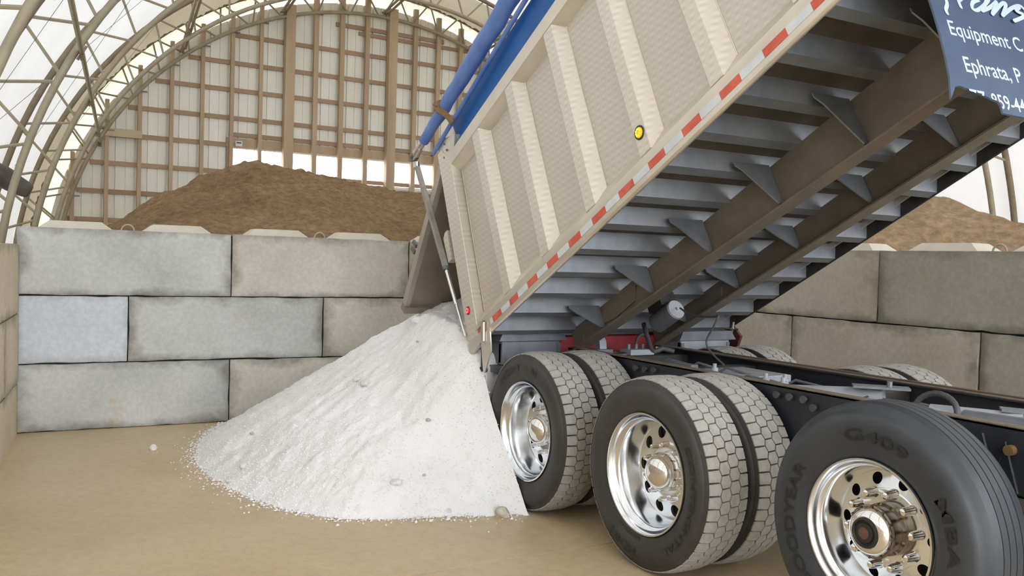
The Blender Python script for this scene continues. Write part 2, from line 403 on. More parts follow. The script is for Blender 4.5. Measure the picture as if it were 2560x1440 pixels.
# dark batten grid behind the panels
ul, ur = U0 - RA - RT + .02, U0 + RA + RT - .02
wall_end.add([endp(ul, -.02, -.10), endp(ur, -.02, -.10), endp(ur, .1, -.10), endp(ul, .1, -.10),
              endp(ul, -.02, -.2), endp(ur, -.02, -.2), endp(ur, .1, -.2), endp(ul, .1, -.2)],
             [(0, 1, 2, 3), (4, 5, 6, 7), (0, 1, 5, 4), (3, 2, 6, 7), (0, 3, 7, 4), (1, 2, 6, 5)])
wend = wall_end.obj('wall_end', 'panel'); wend['kind'] = 'structure'
OP = (9.24, 14.25, 3.33, 3.90)          # long window opening: u0, u1, z0, z1
pw = .61
u = 6.181 - .61 * math.ceil((6.181 - ul) / .61) + .05
prof = [(0, 0), (.09, 0), (.095, .035), (.125, .035), (.13, 0), (.29, 0), (.295, .018), (.32, .018), (.325, 0), (.47, 0), (.475, .035), (.505, .035), (.51, 0), (.612, 0)]
def strip(u, zr):
    m = MB(); top = []; bot = []
    for (a, b) in prof:
        uu = min(max(u + a, ul), ur); z1 = min(zr[1], ztop(uu)); z0 = min(zr[0], z1)
        bot.append(endp(uu, z0, -.03 - b)); top.append(endp(uu, z1, -.03 - b))
    k = len(prof); m.add(bot + top, [(i, i + 1, i + k + 1, i + k) for i in range(k - 1)]); return m
while u < ur - .02:
    if u + pw > OP[0] + .1 and u < OP[1] - .1:
        # trimmed strips above and below the opening
        strip(u, (0, OP[2])).obj('metal_panel', 'panel', wend); strip(u, (OP[3], 20)).obj('metal_panel', 'panel', wend)
    elif ztop(u + pw / 2) > .2:
        strip(u, (0, 20)).obj('metal_panel', 'panel', wend)
    u += pw
def seg(u0_, u1, z, dz, off0, off1, name, mat, par=None):
    m = MB(); v = [endp(a, b, c) for a in (u0_, u1) for b in (z - dz / 2, z + dz / 2) for c in (off0, off1)]
    m.add(v, [(0, 1, 3, 2), (4, 6, 7, 5), (0, 4, 5, 1), (2, 3, 7, 6), (0, 2, 6, 4), (1, 5, 7, 3)]); return m.obj(name, mat, par or wend)
def half(z, dr=0.05):
    q = (z - EC.z) / (RB - dr); return (RA - dr) * math.sqrt(max(0, 1 - q * q)) if abs(q) < 1 else 0
for z in (.5, 1.08, 1.66, 2.235, 2.81, 3.385, 4.55, 5.15, 5.73, 6.33):
    h = half(max(z, .9)); seg(U0 - h, U0 + h, z, .092, -.025, .015, 'girt', 'wood_girt')
seg(U0 - half(3.97), 9.25, 3.97, .092, -.025, .015, 'girt', 'wood_girt'); seg(14.2, U0 + half(3.97), 3.97, .092, -.025, .015, 'girt', 'wood_girt')
seg(11.55, 14.3, 6.93, .092, -.025, .015, 'girt', 'wood_girt'); seg(12.1, 15.0, 6.80, .085, -.025, .015, 'girt', 'wood_girt')
seg(9.20, 14.3, 4.20, .09, -.02, .015, 'girt', 'wood_girt')
seg(9.15, 14.3, 4.03, .19, -.02, .02, 'window_header', 'wood')
seg(9.20, 14.3, 3.30, .06, -.02, .02, 'window_sill', 'panel')
seg(9.16, 9.26, 3.62, .6, -.02, .03, 'window_jamb', 'wood')
seg(6.72, 7.44, 3.99, .16, .132, .16, 'patch_board', 'wood_new')
seg(9.2, 10.4, 4.0, .15, .02, .028, 'patch_board', 'wood')
for uu, zz in ((6.68, 4.02), (9.38, 3.99)):
    b = seg(uu - .07, uu + .07, zz, .11, .162, .165, 'board_label', 'print')
    seg(uu - .05, uu + .05, zz + .02, .025, .165, .1665, 'label_print', 'black', b)
for i in range(-1, 22):
    uu = 6.181 + i * .61
    zt = ztop(uu) - EC.z * 0
    if zt < .4: continue
    w = .21 if i in (7, 11) else (.105 if i > 6 else .075)
    o0, o1 = (.03, .13) if w < .2 else (.03, .2)
    m = MB(); top = ztop(uu, .0) + (-.02 if w > .2 else .14)
    v = [endp(uu + a, b, c) for a in (-w / 2, w / 2) for b in (0, top) for c in (o0, o1)]
    m.add(v, [(0, 1, 3, 2), (4, 6, 7, 5), (0, 4, 5, 1), (2, 3, 7, 6), (0, 2, 6, 4), (1, 5, 7, 3)]); m.obj('stud', 'wood', wend)
    zc = EC.z + RB * math.sqrt(max(0, 1 - ((uu - U0) / RA) ** 2))
    if zc > 1.5:
        m = MB(); c = endp(uu + .07, zc - .02, .15); m.bar(c - WV * .06, c + WV * .06, .022, .03); m.obj('stud_clamp', 'clip', wend)

# ------------------------------------------------------------------ block walls
def block_mesh(L, Wd, H, seed, name, mat, keys=False):
    rnd = random.Random(seed); m = MB()
    nx = max(2, int(L / .07)); nz = max(2, int(H / .07))
    # box whose rim is slightly chipped: grid on front face, plain elsewhere
    xs = [0, .012] + [L * i / nx for i in range(1, nx)] + [L - .012, L]; zs = [0, .012] + [H * i / nz for i in range(1, nz)] + [H - .012, H]; nx += 2; nz += 2
    v = []; idx = {}
    for i, x in enumerate(xs):
        for j, z in enumerate(zs):
            e = (i in (0, nx)) + (j in (0, nz))
            dx = dz = 0; dy = 0
            if e:
                c = max(0, noise.noise(Vector((x * 6 + seed, z * 6, seed * .7)))) ** 1
                ch = .002 + .012 * c
                if i == 0: dx = ch
                if i == nx: dx = -ch
                if j == 0: dz = ch
                if j == nz: dz = -ch
                dy = .004 + .012 * c
            idx[i, j] = len(v); v.append((x + dx, dy, z + dz))
    f = [(idx[i, j], idx[i + 1, j], idx[i + 1, j + 1], idx[i, j + 1]) for i in range(nx) for j in range(nz)]
    ring = [idx[i, 0] for i in range(nx + 1)] + [idx[nx, j] for j in range(1, nz + 1)] + [idx[i, nz] for i in range(nx - 1, -1, -1)] + [idx[0, j] for j in range(nz - 1, 0, -1)]
    base = len(v)
    for q in ring: v.append((min(max(v[q][0], 0.004), L - .004), .03, v[q][2]))
    for q in ring: v.append((min(max(v[q][0], 0.004), L - .004), Wd, v[q][2]))
    n_ = len(ring)
    for k in range(n_):
        k2 = (k + 1) % n_; f.append((ring[k], ring[k2], base + k2, base + k)); f.append((base + k, base + k2, base + n_ + k2, base + n_ + k))
    f.append(tuple(base + n_ + k for k in range(n_)))
    m.add(v, f)
    return m
KEY = {}
def keymesh(L):
    if L not in KEY:
        m = MB(); y0, y1 = .13, Wd_ - .13; h = .072; t = .06
        m.add([(0, y0, 0), (L, y0, 0), (L, y1, 0), (0, y1, 0), (t * 1.6, y0 + t, h), (L - t * 1.6, y0 + t, h), (L - t * 1.6, y1 - t, h), (t * 1.6, y1 - t, h)],
              [(3, 2, 1, 0), (4, 5, 6, 7), (0, 1, 5, 4), (1, 2, 6, 5), (2, 3, 7, 6), (3, 0, 4, 7)])
        KEY[L] = m.mesh('cast_key', 'key')
    return KEY[L]
Wd_ = .61
MAT['key'] = mat_noise('clean_pale_concrete', (.50, .46, .37), (.60, .56, .46), 4, .8)
LOOP = None
def loopmesh():
    global LOOP
    if LOOP is None:
        m = MB(); m.tube([(.055 * math.cos(a), 0, .06 * math.sin(a)) for a in [PI * k / 12 for k in range(13)]], .008, 8); LOOP = m.mesh('lifting_loop', 'loop')
    return LOOP
def block_wall(name, p0, ang, courses, z0, mats, yshift=None):
    """courses: list (bottom first) of [(x0, length, material)...]; wall face runs from p0 along ang, thickness to local +y"""
    core = MB(); xs = [b[0] for c in courses for b in c] ; xe = [b[0] + b[1] for c in courses for b in c]
    core.box(min(xs) + .03, max(xe) - .03, .035, Wd_ - .03, -.0, .61 * len(courses) + z0 - .02)
    w = core.obj(name, 'gap'); w['kind'] = 'structure'; w.location = (p0[0], p0[1], 0); w.rotation_euler = (0, 0, ang)
    k = 0
    for ci, c in enumerate(courses):
        for (x, L, mt) in c:
            k += 1
            m = block_mesh(L - .005, Wd_, .605, hash_(name) + k, 'concrete_block', mt)
            jy = random.Random(k * 7 + hash_(name)).uniform(-.006, .006)
            b = m.obj('concrete_block', mt, w, (x + .0025, jy, z0 + .61 * ci + (.0025)))
            if ci == len(courses) - 1 and L > 1.5:
                for kx in (.16, 1.04): link('cast_key', keymesh(.62), b, (kx, 0, .6))
                link('lifting_loop', loopmesh(), b, (.91, .2, .6))
    return w
def hash_(s): return sum(ord(c) * (i + 1) for i, c in enumerate(s)) % 997
WM = 'block_warm'; OC = 'block_ochre'
B = 1.83; G, T_, BR, PL = 'block_grey', 'block_tan', 'block_brown', 'block_pale'
wall_rear = block_wall('wall_rear', (-5.133, -2.933), R(87.99), [
    [(0, B, G), (B, B, WM), (2 * B, B, T_), (3 * B, .88, T_)],
    [(0, B / 2, PL), (B / 2, B, G), (1.5 * B, B, WM), (2.5 * B, B, T_)],
    [(0, B, G), (B, B, WM), (2 * B, B, T_), (3 * B, .88, T_)]], 0, None)
rw0 = -1.181 + .002 * 0
wall_right = block_wall('wall_right', (-1.1806 - 4 * B / 2 - .1, 3.343), 0, [
    [(-.10 + i * B - .02 + .12, B, T_) for i in range(0, 6)],
    [(.1 - B / 2 + B * i + B, B, (T_, T_, BR, BR, T_, BR)[i]) for i in range(0, 5)] + [(.1 + -B / 2 + .0, B, T_)],
    [(.1 + B * i, B, (T_, T_, BR, BR, T_, BR)[i]) for i in range(0, 6)]], 0, None)
wall_left = block_wall('wall_left', (-5.125 + 10.98 * .9947, -2.900 - 10.98 * .103), math.atan2(.103, -.9947) , [
    [(i * B, B, OC) for i in range(6)], [(i * B + B / 2, B, OC) for i in range(0, 5)] + [(0, B / 2, OC), (5.5 * B, B / 2, OC)], [(i * B, B, OC) for i in range(6)]], -.155, None)

# ------------------------------------------------------------------ dirt piles (stuff)
def lerp_tab(t, xs, ys):
    if t <= xs[0]: return ys[0]
    for i in range(1, len(xs)):
        if t <= xs[i]:
            k = (t - xs[i - 1]) / (xs[i] - xs[i - 1]); return ys[i - 1] + (ys[i] - ys[i - 1]) * k
    return ys[-1]
def fbm(x, y, s, seed=0):
    return noise.fractal(Vector((x * s, y * s, seed)), 1.0, 2.0, 5)
def heightfield(name, x0, x1, nx, y0, y1, ny, fn, mat):
    v = []; f = []
    for i in range(nx + 1):
        for j in range(ny + 1):
            x = x0 + (x1 - x0) * i / nx; y = y0 + (y1 - y0) * j / ny; v.append((x, y, fn(x, y)))
    for i in range(nx):
        for j in range(ny):
            a = i * (ny + 1) + j; q = (a, a + ny + 1, a + ny + 2, a + 1)
            if max(v[k][2] for k in q) > 0.002: f.append(q)
    m = MB(); m.add(v, f, False); o = m.obj(name, mat); return o
CY = [-2.6, -1.66, -1.15, -.62, .1, 1.0, 1.57, 2.44, 3.0, 5.0, 8, 10.5]; CZ = [1.45, 2.05, 2.47, 2.74, 2.96, 2.87, 2.79, 2.75, 2.68, 2.6, 2.3, 1.2]
def dirtA(x, y):
    cz = lerp_tab(y, CY, CZ)
    if x > -9.5: h = cz - (cz - 1.80) * ((x + 9.5) / 3.75) ** 1.15 if cz > 1.8 else cz
    else: h = cz - .5 * (-9.5 - x)
    h += .10 * fbm(x, y, .9) + .035 * fbm(x, y, 4, 3) + .028 * fbm(x, y, 13, 6)
    d = (y + 2.9) * 1.1            # foot of the pile on the side-wall flank
    h = min(h, d * .9 + 1.2 + .05 * fbm(x, y, 3, 9)) if y < -1.2 else h
    return max(0, h)
dA = heightfield('dirt_pile', -13.5, -5.78, 260, -2.5, 9.0, 330, dirtA, 'dirt')
tag(dA, 'large brown soil pile behind the rear concrete block wall', 'dirt pile', kind='stuff')
def dirtB(x, y):
    rx = lerp_tab(x, [-5.6, -3.5, -2.4, -1.9, -1.5, -.5, 1.5, 5], [2.85, 2.75, 2.50, 2.30, 2.17, 1.98, 1.5, .3])
    h = rx - .42 * abs(y - 6.0) if y < 6 else rx - .5 * (y - 6)
    h = min(h, 1.72 + (y - 3.95) * .9)
    return max(0, h + .05 * fbm(x, y, 1.1, 5) + .03 * fbm(x, y, 5, 7))
dB = heightfield('dirt_pile', -5.7, 5, 150, 3.98, 10.6, 90, dirtB, 'dirt_pale')
tag(dB, 'brown soil pile showing over the right block wall, under the raised truck body', 'dirt pile', kind='stuff')

# ------------------------------------------------------------------ salt pile
AP = (-3.08, .42, 1.40)
FLP = [(-4.962, -1.169), (-4.45, -1.42), (-3.9, -1.60), (-3.3, -1.67), (-2.82, -1.65), (-2.3, -1.55), (-1.94, -1.436), (-1.555, -1.161), (-1.42, -.813), (-1.305, -.446),
       (-1.19, -.12), (-1.22, -.02), (-1.74, .12), (-1.78, .5), (-1.8, 1), (-1.8, 1.9), (-3, 2.6), (-4.6, 2.2), (-5.6, .7), (-5.5, -.6)]
PB = sorted((math.atan2(y - AP[1], x - AP[0]), math.hypot(x - AP[0], y - AP[1])) for x, y in FLP)
PBA = [PB[-1][0] - 2 * PI] + [b[0] for b in PB] + [PB[0][0] + 2 * PI]; PBR = [PB[-1][1]] + [b[1] for b in PB] + [PB[0][1]]
def saltH(x, y, rough=True):
    dx, dy = x - AP[0], y - AP[1]; r = math.hypot(dx, dy); t = math.atan2(dy, dx)
    rb = lerp_tab(t, PBA, PBR)
    if rough: rb *= 1 + .02 * fbm(math.cos(t) * 3, math.sin(t) * 3, 2.5, 2)
    k = r / rb
    h = AP[2] * (1 - k)
    bank = lerp_tab(x, [-5, -3.4, -2.9, -2.3, -1.918, -1.783, -1.716, -1.617, -1.485, -1.32, -1.15, -1.0], [0, .95, 1.2, 1.15, .97, .80, .69, .54, .41, .235, .03, -.2]) - 1.05 * max(0, -.03 - y) - .5 * max(0, y - .3)
    if x > -1.80 and y > -.030: return 0
    if x > -1.84 and y > .0: return 0
    if h < bank and k < 1.3: h = bank; k = min(k, .93)
    if k >= 1: return 0
    h -= .06 * math.exp(-(r / .25) ** 2)
    if rough:
        e = min(1, (1 - k) * 12)
        h += e * (.022 * fbm(x, y, 2.4, 1) + .016 * fbm(x, y, 9, 4) + .007 * noise.noise(Vector((x * 38, y * 38, 2))))
    return max(0, h)
sp_o = heightfield('salt_pile', -5.10, -1.1, 330, -1.75, 2.6, 350, lambda x, y: saltH(x, y), 'salt')
tag(sp_o, 'white road salt pile spilling from the tailgate onto the tan floor', 'salt pile', kind='stuff')
# loose grains (stuff): on the surface, at the toe and scattered over the floor
OCT = [(1, 0, 0), (-1, 0, 0), (0, 1, 0), (0, -1, 0), (0, 0, 1), (0, 0, -1)]
OF = [(0, 2, 4), (2, 1, 4), (1, 3, 4), (3, 0, 4), (2, 0, 5), (1, 2, 5), (3, 1, 5), (0, 3, 5)]
g = MB(); rnd = random.Random(11)
def grain(x, y, z, s):
    a = rnd.uniform(0, PI); ca, sa = math.cos(a), math.sin(a); q = (rnd.uniform(.7, 1.2), rnd.uniform(.7, 1.2), rnd.uniform(.6, 1))
    g.add([(x + s * (v[0] * q[0] * ca - v[1] * q[1] * sa), y + s * (v[0] * q[0] * sa + v[1] * q[1] * ca), z + s * v[2] * q[2]) for v in OCT], OF)
for _ in range(17000):
    t = rnd.uniform(-PI, .0) if rnd.random() < .8 else rnd.uniform(-PI, PI); rb = lerp_tab(t, PBA, PBR); k = math.sqrt(rnd.random())
    x, y = AP[0] + rb * k * math.cos(t), AP[1] + rb * k * math.sin(t)
    if x < -5.08: continue
    z = saltH(x, y)
    grain(x, y, z + .0005, rnd.uniform(.002, .0062) * (1.0 + .5 * k))
for _ in range(3600):
    t = rnd.uniform(-PI, 0.0); rb = lerp_tab(t, PBA, PBR)
    x, y = AP[0] + (rb + rnd.expovariate(22) - .03) * math.cos(t), AP[1] + (rb + rnd.expovariate(22) - .03) * math.sin(t)
    if x < -5.08 : continue
    s = rnd.uniform(.002, .009) if rnd.random() < .9 else rnd.uniform(.008, .015); grain(x, y, s * .5, s)
gr = g.obj('salt_grains', 'salt'); tag(gr, 'loose white salt grains at the foot of the salt pile and strewn around it', 'salt', kind='stuff')

def lump(x, y, z, s, seed, label, mat='salt_lump', flat=.75):
    bm = bmesh.new(); bmesh.ops.create_icosphere(bm, subdivisions=2, radius=1)
    for v in bm.verts:
        k = 1 + .32 * noise.noise(v.co * 1.3 + Vector((seed * 3.7, 0, 0))) + .12 * noise.noise(v.co * 4 + Vector((seed, 5, 0)))
        v.co = Vector((v.co.x * k * s[0], v.co.y * k * s[1], max(v.co.z * k * s[2], -.55 * s[2])))
    me = bpy.data.meshes.new('salt_lump'); bm.to_mesh(me); bm.free(); me.materials.append(MAT[mat])
    o = bpy.data.objects.new('salt_lump', me); COL.objects.link(o); o.location = (x, y, z + .5 * s[2]); o.rotation_euler = (0, 0, seed)
    tag(o, label, 'lump', 'lumps in and around the salt pile'); return o
lump(-4.027, -1.93, 0, (.032, .03, .03), 1, 'pale round salt lump lying alone on the floor, left of the pile')
lump(-3.61, -1.56, 0, (.058, .036, .028), 2, 'oblong grey lump on the floor just off the left toe of the pile')
lump(-3.52, -1.50, 0, (.026, .02, .02), 3, 'small lump between the oblong lump and the pile')
lump(-1.19, -.20, 0, (.05, .045, .045), 4, 'whitish tan lump at the toe of the salt by the rearmost wheel', 'salt_stone')
lump(-1.50, -.72, 0.01, (.055, .035, .025), 5, 'dark-bottomed tan lump at the front toe of the pile, middle', 'salt_stone')
lump(-1.37, -.50, 0.01, (.035, .025, .02), 6, 'flat grey chip in the front toe, right of the tan lump')

def on_pile(px, label, s, seed, mat='salt_lump', sink=.3):
    # walk a sight line until it meets the pile, to find where that lump lies
    d = (fw + rt * ((px[0] - 1280) / 2211.1) - up * ((px[1] - 720) / 2211.1)); t = 4.0
    while t < 11:
        p = CAMP + d * t
        if p.z <= saltH(p.x, p.y): break
        t += .01
    lump(p.x, p.y, saltH(p.x, p.y) - s[2] * sink, s, seed, label, mat)
on_pile((1043, 803), 'rounded salt clod high on the pile just below the tailgate', (.05, .04, .035), 7, 'salt')
on_pile((893, 952), 'pale clod in the upper middle of the pile, left of a bigger grey one', (.035, .025, .02), 8)
on_pile((912, 962), 'largest grey clod in the upper middle of the salt slope', (.06, .04, .03), 9)
on_pile((1071, 1054), 'brownish pebble on the right middle of the salt slope', (.02, .016, .014), 10, 'salt_stone', .1)
on_pile((609, 1166), 'grey-tan clod near the left toe of the pile', (.04, .025, .022), 12)
on_pile((630, 1086), 'small tan pebble on the upper left flank of the pile', (.022, .016, .014), 13, 'salt_stone', .1)
on_pile((992, 1209), 'salt clod low on the pile above the tan lump at the toe', (.04, .03, .022), 14)
on_pile((1061, 1192), 'dark pebble low on the right side of the salt slope', (.014, .012, .01), 15, 'salt_stone', 0)
on_pile((1044, 856), 'small dark pebble on the upper part of the pile below the rounded clod', (.014, .012, .01), 16, 'salt_stone', 0)
on_pile((577, 1204), 'flat clod at the leftmost toe of the pile', (.04, .02, .015), 17)

# ------------------------------------------------------------------ truck
truck = empty('dump_truck', (0, 1.08, 0)); TY = 1.08
tag(truck, 'dump truck with raised ribbed aluminium body spilling salt, seen from its rear wheels', 'truck')
def tp(x, y, z): return (x, y - TY, z)

# -- chassis frame
BOLTS = [(-.89, .968), (-.795, .972), (-.705, .975), (.34, .973), (.43, .974), (.525, .975), (.59, .942), (1.9, .9)]
fr = MB()
for y0, y1, lip in ((.62, .63, 1), (1.50, 1.51, -1)):
    fr.box(-1.72, 9.0, y0 - TY, y1 - TY, .74, 1.02)
    a, b = (y0, y0 + .08) if lip > 0 else (y1 - .08, y1)
    fr.box(-1.72, 9.0, a - TY, b - TY, 1.012, 1.02); fr.box(-1.72, 9.0, a - TY, b - TY, .74, .748)
frame = fr.obj('frame_rails', 'frame_black', truck)
for y0 in (.625, 1.435):
    m = MB(); m.box(-1.72, 9.0, y0 - TY, y0 + .07 - TY, 1.0205, 1.026); m.obj('rail_dust', 'frame_dust', frame)
m = MB(); m.box(-1.0, 9.0, 1.475 - TY, 1.508 - TY, 1.0205, 1.034); m.obj('rubbing_strip', 'rust_rail', frame)
for x in (-1.45, -.75, .45, 1.35, 2.3, 3.5, 5):
    m = MB(); m.box(x - .05, x + .05, .63 - TY, 1.5 - TY, .80, .98); bevel(m.obj('frame_crossmember', 'brake', frame), .008)
for x, z in BOLTS:
    m = MB(); m.tube([tp(x, .62, z), tp(x, .598, z)], .014, 6); m.tube([tp(x, .605, z), tp(x, .596, z)], .02, 10); m.obj('frame_bolt', 'hose', frame)
m = MB(); m.tube([tp(1.617, .62, .93), tp(1.617, .59, .93)], .022, 14); m.obj('marker_disc', 'strap', frame, label='round rusty orange disc on the frame rail')
m = MB(); m.tube([tp(1.50, .60, .98), tp(1.56, .60, .80), tp(1.60, .60, .96), tp(1.66, .60, .76)], .006, 6); m.obj('cable_loop', 'frame_black', frame)
# suspension boxes, air bags, valves between the rails
def tbox(x0, x1, y0, y1, z0, z1, name, mat, par=frame, bv=.006):
    m = MB(); m.box(x0, x1, y0 - TY, y1 - TY, z0, z1); o = m.obj(name, mat, par); bevel(o, bv); return o
# pale grey air tank with flat mounting plate, hose loop and second tank
MAT['tank'] = mat_noise('pale_grey_tank_paint', (.30, .31, .33), (.38, .39, .41), 4, .5)
m = MB(); m.tube([tp(.30, .76, .96), tp(.72, .98, .99)], .055, 18); at = m.obj('air_tank', 'tank', frame)
m = MB(); m.bar(tp(.62, .86, 1.05), tp(.82, 1.05, 1.05), .10, .012); m.tube([tp(.76, .97, 1.05), tp(.76, .97, 1.085)], .014, 8); m.obj('tank_bracket', 'grey_steel', at)
m = MB(); m.tube([tp(1.10, .82, .98), tp(1.45, .98, .985)], .05, 18); at = m.obj('air_tank', 'tank', frame)
m = MB(); m.bar(tp(1.36, .95, 1.04), tp(1.62, 1.15, 1.03), .10, .012); m.obj('tank_bracket', 'grey_steel', at)
m = MB(); m.tube([tp(1.03 + .11 * (1 - math.cos(a)), .80 + .02 * math.sin(a), 1.0 + .085 * math.sin(a)) for a in [PI * k / 14 * 1.25 - .3 for k in range(15)]], .014, 10); m.obj('air_hose', 'hose', frame)
m = MB(); m.tube([tp(1.25, .86, .99), tp(3.6, 1.25, 1.0)], .035, 12); m.obj('drive_shaft', 'grey_steel', frame)
tbox(-.62, -.20, .80, 1.30, .93, .985, 'cross_plate', 'tank'); tbox(-.75, -.5, .74, .8, .98, 1.03, 'cross_plate', 'grey_steel')
rr = random.Random(5)
for i in range(9):
    x = -1.0 + i * .27; m = MB(); y = .8 + .12 * rr.random(); z = .96
    m.tube([tp(x, y, z), tp(x + .06, y + .05, z + .03 + .03 * rr.random()), tp(x + .16, y + .16, z + .02), tp(x + .25, y + .3, z - .03)], .009, 6); m.obj('air_line', 'hose', frame)
for x, y in ((-.42, .86), (.05, .82), (.12, .9), (.22, .78)):
    m = MB(); m.tube([tp(x, y, .96), tp(x, y, 1.02)], .022, 10); m.tube([tp(x, y, 1.02), tp(x, y, 1.045)], .012, 8); m.tube([tp(x - .05, y, .975), tp(x + .05, y, .975)], .014, 8); m.obj('air_fitting', 'tank', frame)
# axles
for x in (-1.265, 0):
    m = MB(); m.tube([tp(x, .1, .525), tp(x, 2.05, .525)], .07, 14); m.tube([tp(x, .85, .525), tp(x, .95, .525), tp(x, 1.2, .525), tp(x, 1.3, .525)], [.08, .2, .2, .08], 18)
    m.box(x - .09, x + .09, .62 - TY, .72 - TY, .5, .76); m.box(x - .09, x + .09, 1.44 - TY, 1.54 - TY, .5, .76); m.obj('drive_axle', 'brake', truck)
m = MB(); m.tube([tp(1.379, .15, .597), tp(1.379, 2.0, .597)], .06, 14); m.box(1.3, 1.46, .62 - TY, .72 - TY, .55, .76); m.box(1.3, 1.46, 1.44 - TY, 1.54 - TY, .55, .76); m.obj('lift_axle', 'brake', truck)

# rear hinge assembly: grey boxes at each side, red cross member, valves
def rear_box(y0, y1, x0, zb, mt):
    x1 = x0 + .24
    m = MB(); m.box(x0, x1, y0 - TY, y1 - TY, zb, 1.07)
    b = m.obj('rear_light_box', mt, truck); bevel(b, .012)
    m = MB(); m.prism([(y0 - .03 - TY, 1.07), (y1 + .05 - TY, 1.07), (y1 - TY, 1.14), (y0 - TY, 1.14)], 'x', x0 - .01, x1 + .02); m.obj('box_cap', 'grey_steel', b)
    m = MB(); m.box(x0 - .02, x1 + .01, y0 - .06 - TY, y1 + .06 - TY, zb - .055, zb - .005); m.obj('box_shelf', 'grey_steel', b)
    for ya in (y0, y1 - .03): m = MB(); m.box(x0 + .2, x0 + .245, ya - TY, ya + .03 - TY, zb, 1.05); m.obj('box_rib', 'grey_steel', b)
    return b
MAT['box_pale'] = mat_noise('pale_dusty_steel', (.24, .255, .28), (.36, .38, .41), 5, .5, .2)
nb = rear_box(.10, .60, -2.04, .90, 'grey_steel'); fb = rear_box(1.56, 2.06, -1.80, .97, 'box_pale')
m = MB(); m.box(-1.93, -1.90, .04 - TY, .62 - TY, .38, .85); m.obj('mud_flap', 'flap_dark', truck, label='dark rubber mud flap behind the rearmost tyre')
m = MB(); m.box(-1.93, -1.90, 1.54 - TY, 2.1 - TY, .38, .85); m.obj('mud_flap', 'flap_dark', truck)
m = MB(); m.box(-1.98, -1.86, .60 - TY, 1.56 - TY, .96, 1.09); rc = m.obj('red_crossmember', 'red_paint', truck); bevel(rc, .01)
m = MB(); m.box(-1.96, -1.88, .68 - TY, 1.5 - TY, .86, .945); m.obj('cross_bar', 'grey_steel', rc)
m = MB(); m.box(-1.99, -1.93, .045 - TY, .075 - TY, 1.0, 1.1); m.obj('red_reflector', 'red_paint', nb)
MAT['red_dark'] = mat_noise('dark_red_bracket', (.07, .018, .016), (.13, .03, .025), 8, .6)
m = MB(); m.prism([(-1.69, .94), (-1.56, .95), (-1.50, 1.10), (-1.60, 1.18), (-1.70, 1.12)], 'y', 2.12 - TY, 2.145 - TY); fbk = m.obj('hinge_bracket', 'red_dark', truck)
m = MB(); m.tube([tp(-1.56, 2.10, 1.21), tp(-1.57, 2.10, 1.14), tp(-1.62, 2.10, 1.06)], [.008, .012, .022], 10); m.tube([tp(-1.50, 2.10, 1.15), tp(-1.66, 2.10, 1.15)], .009, 8); m.obj('gate_latch', 'dull_metal', fbk)
# valve block with hoses
vb = tbox(-1.60, -1.46, 1.0, 1.22, .93, 1.02, 'valve_block', 'tank', truck)
for y in (1.03, 1.10, 1.16):
    m = MB(); m.tube([tp(-1.53, y, 1.02), tp(-1.53, y, 1.055)], .014, 8); m.obj('valve_fitting', 'grey_steel', vb)
m = MB(); m.tube([tp(-1.53, 1.10 + .055 * (1 - math.cos(a)), 1.055 + .07 * math.sin(a)) for a in [PI * k / 12 for k in range(13)]] + [tp(-1.5, 1.225, .96)], .011, 8); m.obj('valve_hose', 'hose', vb)
m = MB(); m.tube([tp(-1.55, 1.20, .86), tp(-1.48, 1.22, .99), tp(-1.40, 1.10, 1.12), tp(-1.36, 1.03, 1.22)], .017, 10); m.obj('valve_hose', 'hose', vb)
m = MB(); m.tube([tp(-1.55, 1.16, .88), tp(-1.50, 1.19, .95), tp(-1.52, 1.25, .99), tp(-1.50, 1.33, 1.02), tp(-1.45, 1.4, 1.0)], .02, 10); m.obj('valve_hose', 'hose', vb)
m = MB(); m.tube([tp(-1.53, .93, .97), tp(-1.53, 1.0, .97)], .028, 14); m.obj('valve_fitting', 'dull_metal', vb)
vb2 = tbox(-1.66, -1.54, .76, .90, .95, 1.02, 'valve_block', 'grey_steel', truck)
m = MB(); m.prism([(-1.63, 1.02), (-1.57, 1.02), (-1.58, 1.08), (-1.60, 1.10), (-1.62, 1.08)], 'y', .80 - TY, .86 - TY); m.obj('valve_dome', 'tank', vb2)
m = MB(); m.tube([tp(-1.62, .70, .90), tp(-1.62, .70, 1.12)], .012, 8); m.tube([tp(-1.60, .66, .90), tp(-1.60, .66, 1.12)], .009, 8); m.obj('valve_hose', 'hose', vb2)

